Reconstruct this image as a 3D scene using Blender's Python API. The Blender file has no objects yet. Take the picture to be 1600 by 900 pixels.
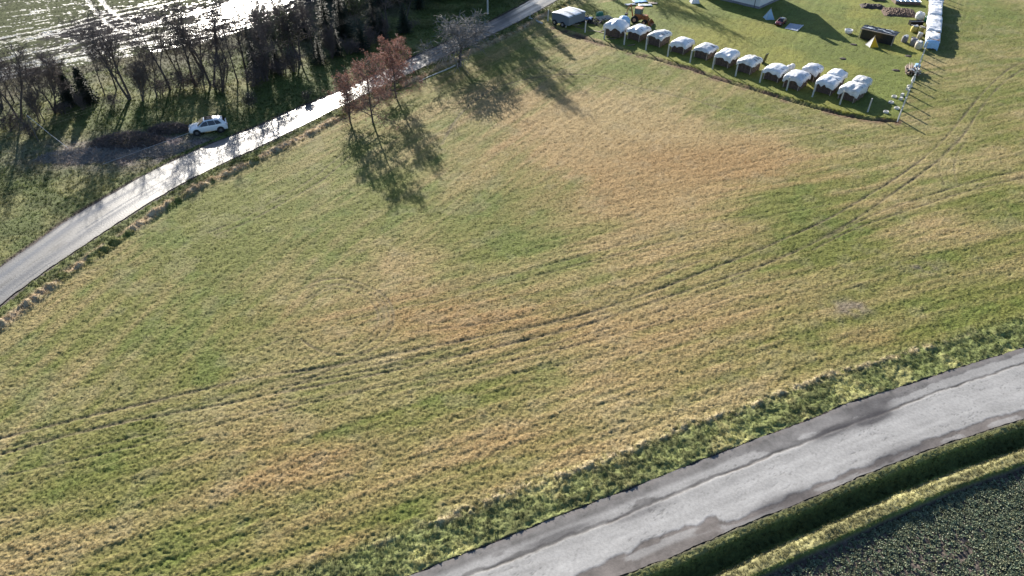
import bpy, math, random
import numpy as np
from mathutils import Vector, Matrix, Euler
R_ = math.radians
SC = bpy.context.scene
COL = SC.collection
rng = random.Random(7)
nr = np.random.default_rng(11)

# ---------------------------------------------------------------- camera
CAMH = 38.0; FPX = 1090.0; PITCH = 38.5; ROLL = 1.0
cd = bpy.data.cameras.new('camera'); cam = bpy.data.objects.new('camera', cd); COL.objects.link(cam)
cam.location = (0, 0, CAMH)
MR = Matrix.Rotation(R_(90-PITCH), 3, 'X') @ Matrix.Rotation(R_(ROLL), 3, 'Z')
cam.rotation_euler = MR.to_euler()
cd.sensor_width = 36; cd.lens = 36*FPX/1600; cd.clip_start = .5; cd.clip_end = 6000
SC.camera = cam
# ---------------------------------------------------------------- sky, sun, exposure
SUN_EL, SUN_AZ = 20.5, -18.5          # azimuth measured from +Y towards +X
w = bpy.data.worlds.new('World'); SC.world = w; w.use_nodes = True
nt = w.node_tree; bg = nt.nodes['Background']
sk = nt.nodes.new('ShaderNodeTexSky'); sk.sky_type = 'NISHITA'; sk.sun_disc = False
sk.sun_elevation = R_(SUN_EL); sk.sun_rotation = R_(SUN_AZ); sk.altitude = 400; sk.dust_density = 1.0; sk.ozone_density = 3.0
nt.links.new(sk.outputs[0], bg.inputs[0]); bg.inputs[1].default_value = .075
sl = bpy.data.lights.new('sun', 'SUN'); so = bpy.data.objects.new('sun', sl); COL.objects.link(so)
sl.energy = 5.0; sl.angle = R_(.5); sl.color = (1, .93, .82)
tosun = Vector((math.sin(R_(SUN_AZ))*math.cos(R_(SUN_EL)), math.cos(R_(SUN_AZ))*math.cos(R_(SUN_EL)), math.sin(R_(SUN_EL))))
so.rotation_euler = tosun.to_track_quat('Z', 'Y').to_euler()
so.location = (-30, 60, 60)
SC.view_settings.view_transform = 'Standard'; SC.view_settings.look = 'None'
SC.view_settings.gamma = 1; SC.view_settings.use_curve_mapping = False
SC.view_settings.exposure = 1.3

def S(px, py, z=0.0):
    "a pixel of the 1600x900 photograph -> the point of the horizontal plane at height z"
    d = MR @ Vector((px-800, 450-py, -FPX)); t = (z-CAMH)/d.z
    return Vector((d.x*t, d.y*t, z))
def SP(pts): return np.array([S(*p)[:2] for p in pts])

# ---------------------------------------------------------------- helpers
def tag(o, label=None, cat=None, group=None, kind=None):
    if label: o['label'] = label
    if cat: o['category'] = cat
    if group: o['group'] = group
    if kind: o['kind'] = kind
    return o
def thing(name, label, cat, loc=(0,0,0), rz=0, group=None, sc=1):
    o = bpy.data.objects.new(name, None); COL.objects.link(o); o.location = loc
    o.rotation_euler = (0,0,rz); o.scale = (sc,)*3; o.empty_display_size = .3
    return tag(o, label, cat, group)
class MB:
    def __init__(s): s.v=[]; s.f=[]; s.m=[]
    def add(s, vs, fs, m=0, M=None):
        b=len(s.v)
        s.v += [tuple(M@Vector(v)) if M else tuple(v) for v in vs]
        s.f += [tuple(b+i for i in f) for f in fs]; s.m += [m]*len(fs)
    def box(s, c, d, rz=0, m=0, M=None, top=1.0, rx=0, ry=0):
        x,y,z=(q/2 for q in d); vs=[(-x,-y,-z),(x,-y,-z),(x,y,-z),(-x,y,-z)]+[(-x*top,-y*top,z),(x*top,-y*top,z),(x*top,y*top,z),(-x*top,y*top,z)]
        T=Matrix.Translation(c)@Euler((rx,ry,rz)).to_matrix().to_4x4()
        s.add(vs,[(0,3,2,1),(4,5,6,7),(0,1,5,4),(1,2,6,5),(2,3,7,6),(3,0,4,7)],m,(M@T) if M else T)
    def tube(s, p0, p1, r0, r1=None, n=6, m=0, cap=True):
        r1=r0 if r1 is None else r1; p0=Vector(p0); p1=Vector(p1); d=(p1-p0)
        if d.length<1e-6: return
        d.normalize(); a=d.orthogonal().normalized(); b=d.cross(a)
        vs=[tuple(p0+(a*math.cos(2*math.pi*i/n)+b*math.sin(2*math.pi*i/n))*r0) for i in range(n)]
        vs+=[tuple(p1+(a*math.cos(2*math.pi*i/n)+b*math.sin(2*math.pi*i/n))*r1) for i in range(n)]
        fs=[(i,(i+1)%n,n+(i+1)%n,n+i) for i in range(n)]
        if cap: fs+=[tuple(range(n-1,-1,-1)),tuple(range(n,2*n))]
        s.add(vs,fs,m)
    def path(s, pts, rs, n=4, m=0):
        for i in range(len(pts)-1): s.tube(pts[i],pts[i+1],rs[i],rs[i+1],n,m,cap=(i==len(pts)-2))
    def mesh(s, name, mats, smooth=False):
        me=bpy.data.meshes.new(name); me.from_pydata(s.v,[],s.f)
        for q in (mats if isinstance(mats,(list,tuple)) else [mats]): me.materials.append(q)
        me.polygons.foreach_set('material_index', s.m)
        if smooth: me.polygons.foreach_set('use_smooth',[True]*len(s.f))
        me.update(); return me
    def build(s, name, mats, parent=None, smooth=False, kind=None):
        return link(name, s.mesh(name,mats,smooth), parent, kind)
def link(name, me, parent=None, kind=None):
    o=bpy.data.objects.new(name,me); COL.objects.link(o)
    if parent: o.parent=parent
    if kind: o['kind']=kind
    return o
def kids(o): return [c for c in bpy.data.objects if c.parent==o]
def copy_tree(o, kidmap, loc, rz, sc, label, group=None, name=None):
    c=o.copy(); COL.objects.link(c); c.location=loc; c.rotation_euler=(0,0,rz); c.scale=(sc if hasattr(sc,'__len__') else (sc,)*3)
    if label: c['label']=label
    if group: c['group']=group
    def rec(src,dst):
        for ch in kidmap.get(src.name,[]):
            d=ch.copy(); COL.objects.link(d); d.parent=dst; rec(ch,d)
    rec(o,c); return c

def lattice_noise(x, y, seed):
    g=np.random.default_rng(seed).random((256,256)).astype(np.float32)
    xi=np.floor(x).astype(np.int64); yi=np.floor(y).astype(np.int64); fx=x-xi; fy=y-yi
    fx=fx*fx*(3-2*fx); fy=fy*fy*(3-2*fy); a=xi&255; b=yi&255; a1=(a+1)&255; b1=(b+1)&255
    return (g[a,b]*(1-fx)+g[a1,b]*fx)*(1-fy)+(g[a,b1]*(1-fx)+g[a1,b1]*fx)*fy
def fbm(x,y,sc,seed,oc=3,rot=.6):
    r=0; a=1; t=0; x=np.asarray(x)*sc; y=np.asarray(y)*sc
    for k in range(oc):
        r=r+a*lattice_noise(x+17.3*k,y-9.1*k,seed+k); t+=a; a*=.5
        x,y=(x*math.cos(rot)-y*math.sin(rot))*2.03,(x*math.sin(rot)+y*math.cos(rot))*2.03
    return r/t
def sstep(a,b,x):
    t=np.clip((x-a)/(b-a),0,1); return t*t*(3-2*t)
def sd(poly, X, Y, closed=False):
    "signed distance (positive left of travel) and arclength of nearest point"
    P=np.asarray(poly); best=np.full(X.shape,1e9); sgn=np.ones(X.shape); arc=np.zeros(X.shape); acc=0
    n=len(P)-1
    for i in range(n):
        a,b=P[i],P[i+1]; d=b-a; L=np.hypot(*d); d=d/L
        rx=X-a[0]; ry=Y-a[1]; t=rx*d[0]+ry*d[1]
        tc=np.clip(t,0 if i>0 else -1e4,L if i<n-1 else 1e4)
        ex=rx-tc*d[0]; ey=ry-tc*d[1]; D=np.hypot(ex,ey); cr=d[0]*ry-d[1]*rx
        m=D<best; best=np.where(m,D,best); sgn=np.where(m,np.where(cr>=0,1,-1),sgn); arc=np.where(m,acc+tc,arc); acc+=L
    return best*sgn, arc
def udist(poly, X, Y, reach=2.0):
    P=np.asarray(poly); out=np.full(X.shape,1e3)
    for i in range(len(P)-1):
        a,b=P[i],P[i+1]
        m=(X>min(a[0],b[0])-reach)&(X<max(a[0],b[0])+reach)&(Y>min(a[1],b[1])-reach)&(Y<max(a[1],b[1])+reach)
        if not m.any(): continue
        d=b-a; L=np.hypot(*d); d=d/L; rx=X[m]-a[0]; ry=Y[m]-a[1]; t=np.clip(rx*d[0]+ry*d[1],0,L)
        out[m]=np.minimum(out[m],np.hypot(rx-t*d[0],ry-t*d[1]))
    return out
def smooth_poly(P, n=3):
    P=np.asarray(P,float)
    for _ in range(n):
        Q=[P[0]]
        for i in range(len(P)-1): Q+= [P[i]*.75+P[i+1]*.25, P[i]*.25+P[i+1]*.75]
        Q.append(P[-1]); P=np.array(Q)
    return P

# ---------------------------------------------------------------- materials
def mat(name, col, rough=.8, metal=0, spec=.5, noise=0, nscale=5, bump=0, bscale=20, transl=0, attr=None, inst=None, coat=0, col2=None):
    m=bpy.data.materials.new(name); m.use_nodes=True; t=m.node_tree; b=t.nodes['Principled BSDF']; L=t.links
    b.inputs['Roughness'].default_value=rough; b.inputs['Metallic'].default_value=metal
    b.inputs['Specular IOR Level'].default_value=spec; b.inputs['Coat Weight'].default_value=coat
    b.inputs['Base Color'].default_value=(*col,1)
    src=None
    if attr or inst:
        a=t.nodes.new('ShaderNodeAttribute'); a.attribute_name=attr or inst
        a.attribute_type='GEOMETRY' if attr else 'INSTANCER'; src=a.outputs['Color']
    if noise or col2:
        tc=t.nodes.new('ShaderNodeTexCoord'); n=t.nodes.new('ShaderNodeTexNoise'); n.inputs['Scale'].default_value=nscale
        n.inputs['Detail'].default_value=5; n.inputs['Roughness'].default_value=.65; L.new(tc.outputs['Object'],n.inputs['Vector'])
        if col2:
            r=t.nodes.new('ShaderNodeValToRGB'); r.color_ramp.elements[0].position=.4; r.color_ramp.elements[1].position=.62
            r.color_ramp.elements[0].color=(*col,1); r.color_ramp.elements[1].color=(*col2,1); L.new(n.outputs['Fac'],r.inputs[0]); src=r.outputs[0]
        if noise:
            mr=t.nodes.new('ShaderNodeMapRange'); mr.inputs[1].default_value=.3; mr.inputs[2].default_value=.7
            mr.inputs[3].default_value=1-noise; mr.inputs[4].default_value=1+noise; L.new(n.outputs['Fac'],mr.inputs[0])
            mx=t.nodes.new('ShaderNodeVectorMath'); mx.operation='SCALE'
            if src: L.new(src,mx.inputs[0])
            else: mx.inputs[0].default_value=col
            L.new(mr.outputs[0],mx.inputs['Scale']); src=mx.outputs[0]
    if src: L.new(src,b.inputs['Base Color'])
    if bump:
        tc=t.nodes.new('ShaderNodeTexCoord'); n=t.nodes.new('ShaderNodeTexNoise'); n.inputs['Scale'].default_value=bscale; n.inputs['Detail'].default_value=4
        L.new(tc.outputs['Object'],n.inputs['Vector']); bp=t.nodes.new('ShaderNodeBump'); bp.inputs['Distance'].default_value=bump; bp.inputs['Strength'].default_value=1
        L.new(n.outputs['Fac'],bp.inputs['Height']); L.new(bp.outputs[0],b.inputs['Normal'])
    if transl:
        o=t.nodes['Material Output']; tr=t.nodes.new('ShaderNodeBsdfTranslucent'); ms=t.nodes.new('ShaderNodeMixShader'); ms.inputs[0].default_value=transl
        if src: L.new(src,tr.inputs[0])
        else: tr.inputs[0].default_value=(*col,1)
        L.new(b.outputs[0],ms.inputs[1]); L.new(tr.outputs[0],ms.inputs[2]); L.new(ms.outputs[0],o.inputs[0])
    return m
M={}
M['grass']=mat('grass_ground',(0,0,0),.9,spec=.2,attr='tint',noise=.38,nscale=7,bump=.07,bscale=5)
M['blade']=mat('grass_blade',(0,0,0),.7,spec=.3,inst='tint',transl=.36)
M['leafcrop']=mat('crop_leaf',(0,0,0),.5,spec=.35,inst='tint',transl=.15)
M['soil']=mat('crop_soil',(.055,.04,.035),.85,noise=.4,nscale=3,bump=.08,bscale=7)
M['bark']=mat('bark',(.085,.07,.062),.85,noise=.4,nscale=8,bump=.02,bscale=30)
M['bark2']=mat('pale_bark',(.12,.11,.1),.85,noise=.4,nscale=8,bump=.02,bscale=30)
M['twig']=mat('twigs',(.125,.10,.092),.85,spec=.1)
M['twig_pale']=mat('pale_twigs',(.21,.2,.19),.85,spec=.1)
M['redleaf']=mat('rusty_leaves',(.27,.14,.11),.6,noise=.5,nscale=1.5,transl=.35)
M['needle']=mat('needles',(.022,.035,.018),.7,noise=.5,nscale=1.2,transl=.12)
M['ivy']=mat('evergreen_leaves',(.05,.07,.022),.45,noise=.6,nscale=1.1,transl=.3)
M['tarp']=mat('white_tarp',(.76,.78,.81),.45,noise=.16,nscale=1.3,bump=.06,bscale=3,transl=.12)
M['tarp_worn']=mat('worn_tarp',(.6,.62,.66),.5,noise=.25,nscale=1.6,bump=.08,bscale=3,transl=.1)
M['tarp_dirty']=mat('dirty_tarp',(.68,.68,.67),.5,noise=.3,nscale=2.2,bump=.08,bscale=4,transl=.1)
M['tarp_grey']=mat('grey_tarp',(.62,.65,.68),.4,noise=.35,nscale=1.2,bump=.05,bscale=2)
M['blue']=mat('blue_tarp',(.07,.16,.38),.5,noise=.2,bump=.05,bscale=4)
M['blue_pale']=mat('pale_blue_tarp',(.3,.5,.75),.5,noise=.15,bump=.05,bscale=4)
M['black']=mat('black_sheet',(.018,.018,.02),.35,bump=.06,bscale=4)
M['strap']=mat('dark_strap',(.12,.12,.13),.7)
M['log']=mat('split_logs',(.12,.08,.062),.85,noise=.6,nscale=4)
M['logend']=mat('log_ends',(.28,.2,.15),.8,noise=.4,nscale=4)
M['wood']=mat('old_boards',(.17,.12,.095),.8,noise=.4,nscale=3)
M['woodpale']=mat('pale_boards',(.42,.34,.27),.75,noise=.3,nscale=3)
M['concrete']=mat('concrete',(.5,.49,.46),.85,noise=.15,nscale=6)
M['wire']=mat('wire',(.6,.6,.6),.5)
M['cable']=mat('cable',(.09,.09,.1),.8,spec=.2)
M['carpaint']=mat('white_car_paint',(.72,.76,.8),.25,coat=.8)
M['redpaint']=mat('dark_red_paint',(.16,.02,.02),.3,coat=.6)
M['glass']=mat('dark_glass',(.012,.014,.018),.08,spec=.8)
M['rubber']=mat('rubber',(.015,.015,.016),.8)
M['rim']=mat('wheel_rim',(.2,.2,.21),.4,metal=.7)
M['lampred']=mat('tail_lamp',(.3,.02,.02),.25)
M['lampclear']=mat('head_lamp',(.6,.62,.65),.15)
M['plate']=mat('number_plate',(.75,.75,.72),.5)
M['orange']=mat('orange_paint',(.3,.1,.03),.5,noise=.25,nscale=3)
M['salmon']=mat('faded_roof_paint',(.6,.33,.2),.6,noise=.2)
M['steel']=mat('dark_steel',(.05,.05,.055),.5,metal=.5)
M['galv']=mat('galvanised_pipe',(.5,.52,.55),.35,metal=.8)
M['wall']=mat('white_render',(.72,.7,.66),.85,noise=.05)
M['roof']=mat('roof_tiles',(.16,.07,.05),.8,noise=.2)
M['yellow']=mat('yellow_cloth',(.75,.5,.02),.7,transl=.3,bump=.03,bscale=3)
M['cloth']=mat('white_cloth',(.75,.76,.78),.7,transl=.25,bump=.03,bscale=3)
M['bluecloth']=mat('pale_blue_cloth',(.42,.62,.78),.7,transl=.25,bump=.03,bscale=3)
M['bag']=mat('woven_bag',(.5,.46,.38),.8,noise=.25,nscale=5,bump=.04,bscale=8)
M['bagyellow']=mat('yellow_bag',(.5,.42,.12),.8,noise=.35,nscale=4,bump=.04,bscale=8)
M['baggrey']=mat('grey_bag',(.22,.21,.23),.8,noise=.25,nscale=5,bump=.04,bscale=8)
M['green']=mat('green_sheet',(.03,.2,.12),.5)
M['earth']=mat('dug_earth',(.12,.075,.05),.9,noise=.5,nscale=6,bump=.08,bscale=8)
M['poly']=mat('cloudy_glazing',(.16,.24,.3),.18,spec=.7)
M['trailer']=mat('grey_trailer_side',(.15,.18,.21),.6)
M['matgrey']=mat('groundsheet',(.22,.27,.36),.6,noise=.15,bump=.02)

# ---------------------------------------------------------------- ground lines (pixels of the photograph put onto the ground)
def ext(P,a,b):
    P=np.asarray(P); u=P[0]-P[2]; v=P[-1]-P[-3]; u=u/np.hypot(*u); v=v/np.hypot(*v)
    return np.vstack([P[0]+u*a,P,P[-1]+v*b])
LU=smooth_poly(ext(SP([(0,418),(60,377),(100,347),(180,300),(240,266),(300,238),(350,217),(404,198),(457,172),(507,153),(560,130),(610,107),(647,89),(685,72),(753,41),(797,18),(830,0),(900,-40),(1000,-100)]),50,30),2)
LL=smooth_poly(ext(SP([(0,478),(60,430),(150,370),(250,305),(330,263),(417,224),(520,172),(575,145),(617,125),(657,107),(690,90),(763,57),(813,32),(868,2),(950,-45),(1050,-105)]),50,30),2)
RU=smooth_poly(ext(SP([(650,896),(800,837),(893,799),(1022,750),(1100,718),(1175,689),(1278,651),(1322,631),(1367,618),(1456,589),(1522,567),(1600,544)]),25,40),2)
RL=smooth_poly(ext(SP([(971,898),(1072,861),(1131,833),(1207,801),(1251,784),(1313,757),(1411,717),(1500,685),(1600,654)]),25,40),2)
FENCE_PX=[(856,33),(884,43),(914,51),(944,61),(975,70),(1009,78),(1043,88),(1078,98),(1113,108),(1149,119),(1187,129),(1229,141),(1269,151.5),(1312,163),(1355.5,175)]
TRENCH=smooth_poly(SP([(868,44),(905,58),(950,70),(1000,86),(1040,97),(1080,108),(1120,123),(1160,135),(1200,147),(1240,159),(1280,170),(1320,180),(1360,187),(1400,190)]),1)
YARD=SP([(835,20),(868,40),(950,66),(1080,105),(1200,144),(1320,178),(1404,188),(1440,100),(1474,0),(1500,-80)])
MUD=smooth_poly(SP([(-300,240),(-100,165),(0,128),(60,113),(150,98),(230,84),(300,72),(370,52),(440,28),(520,-12),(600,-60),(700,-130)]),2)   # lower edge of the wet field
T_=lambda *p:smooth_poly(SP(p),2)
TRACKS=[
 (T_((-20,690),(70,667),(117,655),(194,637),(311,610),(400,588),(517,573),(614,553),(731,530),(886,499),(1000,463),(1117,418),(1194,387),(1292,344),(1350,309),(1408,274),(1467,228),(1506,181),(1541,138),(1575,107),(1600,97),(1640,85)),.24,.8),
 (T_((-20,715),(35,700),(117,676),(233,651),(350,632),(439,612),(536,596),(649,571),(711,557),(789,538),(906,511),(1000,478),(1117,440),(1233,399),(1331,348),(1389,306),(1463,255),(1506,212),(1530,172),(1562,132),(1600,106),(1640,92)),.24,.8),
 (T_((1292,372),(1366,333),(1467,300),(1537,278),(1600,266),(1660,262)),.2,.8),
 (T_((1270,390),(1330,358),(1428,325),(1506,300),(1600,276),(1660,272)),.2,.75),
 (T_((1494,220),(1467,247),(1469,271),(1476,290)),.18,.55),(T_((1506,224),(1492,247),(1491,271),(1496,288)),.18,.55),
 (T_((690,225),(715,180),(753,148),(773,137),(805,127),(850,118),(900,115),(950,121),(1000,138),(1078,154),(1155,177),(1272,197),(1330,212)),.3,.8),
 (T_((760,152),(805,131),(850,122),(900,119),(945,124)),.2,.5),
 (T_((325,363),(378,342),(434,310),(491,278),(536,238)),.22,.6),(T_((335,368),(388,347),(444,316),(501,284),(546,244)),.22,.7),
 (T_((458,456),(500,436),(536,433),(580,447),(610,468),(618,503),(594,542),(548,557),(500,550),(470,530)),.18,.75),
 (T_((470,480),(509,448),(560,455),(594,483),(587,522),(550,548)),.18,.7),
 (T_((480,465),(520,441),(570,451),(603,483),(597,522),(560,548)),.16,.65),
 (T_((400,545),(470,520),(560,495),(618,483),(696,468),(762,454),(886,417),(1000,388),(1100,360)),.18,.5),
 (T_((400,612),(500,592),(600,575),(700,556)),.2,.6),
 (T_((1000,395),(1110,372),(1190,340),(1300,318)),.2,.4),
 (T_((0,745),(200,700),(400,648),(620,598),(820,560),(1000,512),(1150,462)),.16,.5),(T_((0,700),(150,668),(330,622),(470,592),(640,560),(800,520),(950,488)),.16,.45),(T_((700,575),(900,530),(1080,470),(1260,382),(1380,320)),.16,.45),(T_((620,470),(800,430),(1000,372),(1180,335)),.16,.4),(T_((640,520),(800,500),(960,460),(1100,405)),.18,.55),(T_((600,610),(900,570),(1180,480),(1400,410),(1600,350)),.14,.3),(T_((1000,700),(1300,600),(1600,505)),.12,.3),(T_((420,620),(520,575),(600,540),(612,500),(596,462),(545,440),(480,448)),.15,.6),(T_((130,700),(400,640),(560,610)),.16,.45),
 (T_((340,625),(450,590),(560,565),(650,548)),.3,.6)]
MTR=[T_((128,-30),(135,0),(160,30),(178,45),(210,52),(280,55),(360,48),(440,25)),T_((150,-30),(157,0),(178,22),(195,33),(230,40),(290,42),(360,33)),
 T_((0,108),(60,94),(150,76),(240,55),(330,30),(420,5)),T_((-20,118),(60,102),(150,86),(240,64),(330,42),(430,10)),
 T_((-20,95),(50,83),(140,62),(220,40),(320,14),(400,-8)),T_((0,65),(80,50),(160,28),(240,10),(330,-10)),T_((0,59),(80,44),(160,22),(240,4)),
 T_((40,100),(120,85),(220,70),(330,55),(420,30)),T_((-20,70),(60,58),(140,40)),T_((240,80),(330,60),(400,40),(450,20)),T_((130,62),(200,48),(300,22),(380,2))]
BLOBS=[ (1400,420,260,120,-.12,0),(180,450,200,140,-.18,0),(1000,230,220,80,.22,.1),(420,330,220,70,-.12,0),(1300,560,250,50,-.1,.1), # px, py, rx, ry, tan, brown
 (900,190,220,60,.42,.1),(1050,260,150,80,.30,.25),(960,300,230,100,.22,.1),(1040,345,120,45,.25,0),(640,415,70,30,.35,.05),(800,470,130,40,.12,.2),
 (440,720,190,80,.3,.6),(850,510,260,45,.28,.55),(620,490,120,40,.15,.4),(560,860,160,50,.1,.5),(850,700,130,40,.2,.35),(1100,250,130,30,.15,.45),(980,590,140,30,.25,.2),
 (730,345,130,50,-.42,0),(1230,320,80,42,-.45,0),(330,520,140,55,-.32,0),(600,260,70,70,-.3,0),(240,690,80,40,-.3,0),(320,580,60,25,-.4,0),(640,812,60,22,-.4,0),
 (1500,400,200,120,-.08,0),(370,330,150,60,-.2,0),(1370,528,50,16,.3,.6),(1130,165,110,16,-.3,0),(960,135,60,12,-.3,0),(1000,110,60,12,-.2,0),(120,560,120,60,.12,0),(100,830,120,50,.2,.1),
 (1430,440,120,30,.1,0),(1250,480,100,30,.12,.1),(1060,520,100,20,-.15,0),(780,160,60,40,.25,.0),(1550,300,80,30,-.1,0),(500,400,90,40,-.1,0),(1200,230,60,20,.25,.35),(350,470,60,20,-.2,0),(1300,600,120,20,.05,.1),(1540,170,80,120,-.12,0),(450,500,120,30,-.1,.3)]
_bl=[]
for (px,py,rx,ry,t,b) in BLOBS:
    c=S(px,py); ex=S(px+rx,py)-c; ey=S(px,py+ry)-S(px,py-ry)
    _bl.append((c.x,c.y,abs(ex.x),abs(ey.y)/2,t,b))

GREEN=np.array((.118,.132,.028)); TAN=np.array((.30,.235,.112)); BROWN=np.array((.27,.175,.075)); YGREEN=np.array((.19,.178,.05)); DARKG=np.array((.045,.075,.022)); SOIL=np.array((.06,.042,.032))
def fields(X,Y):
    F={}
    F['lu'],_=sd(LU,X,Y); F['ll'],F['sl']=sd(LL,X,Y)      # travel left->right, positive = far side
    F['ru'],F['sr']=sd(RU,X,Y); F['rl'],_=sd(RL,X,Y); F['mud'],F['sm']=sd(MUD,X,Y)
    return F
def inpoly(P,X,Y):
    r=np.zeros(X.shape,bool); n=len(P)
    for i in range(n):
        a=P[i]; b=P[(i+1)%n]
        c=((a[1]>Y)!=(b[1]>Y)); 
        with np.errstate(divide='ignore',invalid='ignore'): xx=(b[0]-a[0])*(Y-a[1])/(b[1]-a[1])+a[0]
        r^=(c&(X<xx))
    return r
def ground(X,Y,detail=True):
    "height, colour, region id, grass density of the ground at X,Y"
    F=fields(X,Y); lu,ll,ru,rl,mud=F['lu'],F['ll'],F['ru'],F['rl'],F['mud']
    yard=inpoly(YARD,X,Y)&(ll<-.5)
    Z=.10*(fbm(X,Y,.12,3,2)-.5)
    tr=udist(TRENCH,X,Y,2.5)
    if detail:
        n1=fbm(X,Y,5.6,5,2); n2=fbm(X,Y,1.1,9,2)
        # streaks that follow the mowing: across coordinate = distance from lane or from main road
        wl=sstep(-.25,.25,(np.abs(ru)-np.abs(ll))/(np.abs(ru)+np.abs(ll)+1))
        st=lattice_noise(F['sl']*.35,ll*2.6,21)*wl+lattice_noise(F['sr']*.35,ru*2.6,22)*(1-wl)
        st2=lattice_noise(F['sl']*.06,ll*.9,23)*wl+lattice_noise(F['sr']*.06,ru*.9,24)*(1-wl)
    else: n1=n2=st=st2=np.full(X.shape,.5)
    pit=np.clip(.44-n1,0,1)
    Z+=(n1-.5)*.08*np.where(yard,.6,1)-pit*.12*np.where(yard,.4,1)+(st-.5)*.055+(n2-.5)*.025
    # flow tracks
    trk=np.zeros(X.shape)
    brk=fbm(X,Y,.5,31,2)
    for P,wd,a in TRACKS:
        d=udist(P,X,Y,1.2); trk=np.maximum(trk,a*np.clip(1.3-d/max(wd*.62,.11),0,1)*(.6+.8*np.clip(brk*1.6-.3,0,1)))
    trk=np.clip(trk,0,1)
    Z-=trk*.065
    # verges
    vr=(ru>0)&(ru<3.0); vrw=sstep(3.6,2.2,ru+.8*(fbm(X,Y,.6,48,2)-.5))*(ru>0)
    vl=(ll<0); vlw=sstep(-2.9,-2.0,ll)*(ll<0)
    lump=fbm(X,Y,1.6,41,3)
    Z+=vrw*(lump-.45)*.3+vlw*(lump-.45)*.4
    ridge=np.exp(-((ru-2.75-.8*(fbm(X,Y,.5,44,3)-.5))/.28)**2)*sstep(.35,.6,fbm(X,Y,2.2,47,3))*sstep(.42,.5,fbm(F['sr'],0*X,.12,45,2)+.18*(X<12))
    Z+=ridge*(.08+.34*(fbm(X,Y,2.2,46,2)-.4))
    ridl=np.exp(-((ll+2.2+.6*(fbm(X,Y,.25,131,2)-.5))/.6)**2)
    Z+=ridl*(.14+.5*(lump-.4))
    # trench by the yard
    Z-=.42*np.clip(1-tr/.34,0,1)*(ll<-1)
    Z+=.16*np.exp(-((tr-.65)/.3)**2)*yard
    # carve flat under the lane and the main road
    onl=(lu<.25)&(ll>-.25); onr=(ru<.06)&(rl>-.02)
    Z=np.where(onl,-.05,Z); Z=np.where(onr,-.05,Z)
    Z+=np.where(~onl,0,0)
    # lane side: shallow ditch between lane and meadow towards the top
    # ditch beyond the main road; q = distance out from the road
    q=-rl*1.5
    dn=(fbm(X,Y,.8,51,3)-.5)
    prof=np.interp(q,[0,.25,.75,1.45,2.1,2.4,3.2,4.2,4.6,8,60],[-.02,.02,-.05,-.78,-.92,-.82,-.33,-.28,-.72,-.75,-.77])
    Z=np.where(q>.02,prof+dn*.3*sstep(0.3,.9,q)*sstep(6,4.6,q)+(n1-.5)*.12,Z)
    # wet field
    md=mud>0
    fur=lattice_noise(F['sm']*.25,mud*1.6,61)
    mtr=np.zeros(X.shape)
    for P in MTR: mtr=np.maximum(mtr,np.clip(1.4-udist(P,X,Y,1.5)/.42,0,1))
    Z=np.where(md,(fur-.5)*.10+(n1-.5)*.08-mtr*.05,Z)
    # colour -------------------------------------------------
    tan=.37+1.5*(fbm(X,Y,.07,71,3)-.5)+.7*(st2-.5)+.45*(st-.5); brown=.2+1.1*(fbm(X,Y,.06,75,3)-.5)
    for (cx,cy,rx,ry,t,b) in _bl:
        g=np.exp(-((X-cx)/rx)**2-((Y-cy)/ry)**2*1.0); tan=tan+1.25*t*g; brown=brown+b*g
    tan=tan+.3*(n1-.5)
    tan=np.clip(tan,0,1)[:,None]; brown=np.clip(brown,0,1)[:,None]
    fine=fbm(X,Y,.5,79,3)
    C=(GREEN*(1-.45*fine[:,None])+YGREEN*.45*fine[:,None])*(1-tan)+(TAN*(1-brown)+BROWN*brown)*tan
    sm=sstep(.54,.68,fbm(X,Y,.35,83,3))[:,None]*.35*(1-tan); C=C*(1-sm)+np.array((.085,.135,.025))*sm
    pp=(sstep(.6,.72,fbm(X,Y,.55,161,3))*.16)[:,None]; C=C*(1-pp)+np.array((.30,.255,.165))*pp
    dp=(sstep(.62,.74,fbm(X,Y,.8,165,3))*.2)[:,None]; C=C*(1-dp)+np.array((.085,.085,.035))*dp
    for (sx_,sy_,rr_) in ((1325,480,1.2),(1440,418,1.0)):
        c_=S(sx_,sy_); g_=(np.clip(np.exp(-((X-c_.x)/(rr_*1.5))**2-((Y-c_.y)/rr_)**2)*2.2*(n2-.25),0,.8))[:,None]; C=C*(1-g_)+np.array((.17,.14,.11))*g_
    # yard lawn and the strip right of it are greener
    yl=(yard&True)[:,None]
    LAWN=np.array((.125,.15,.032))*(.75+.5*fine[:,None])+np.array((.055,.03,.005))*sstep(.42,.7,fbm(X,Y,.1,85,3))[:,None]
    C=np.where(yl,LAWN,C)
    edge=sstep(1.6,.3,tr)[:,None]*sstep(.4,.6,fbm(X,Y,.7,87,2))[:,None]*(~yard)[:,None]; C=C*(1-edge)+np.array((.13,.08,.05))*edge
    e2=np.clip(1-tr/.36,0,1)[:,None]*(ll<-1)[:,None]; C=C*(1-e2)+SOIL*e2
    # tracks
    tk=trk[:,None]*.85; C=C*(1-tk)+(np.array((.112,.09,.055))*(.5+n2[:,None]))*tk
    # verges
    k=vrw[:,None]*.9; vc=np.array((.15,.175,.062))*(.6+.8*fine[:,None])*(1-sstep(.5,.62,lump)[:,None]*.4)+TAN*.45*sstep(.52,.66,fbm(X,Y,.4,89,3))[:,None]
    C=C*(1-k)+vc*k
    k=ridge[:,None]*.85; C=C*(1-k)+np.array((.42,.34,.21))*k
    k=vlw[:,None]*.9; vc2=np.array((.1,.12,.035))*(.6+.8*fine[:,None]); C=C*(1-k)+vc2*k
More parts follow.
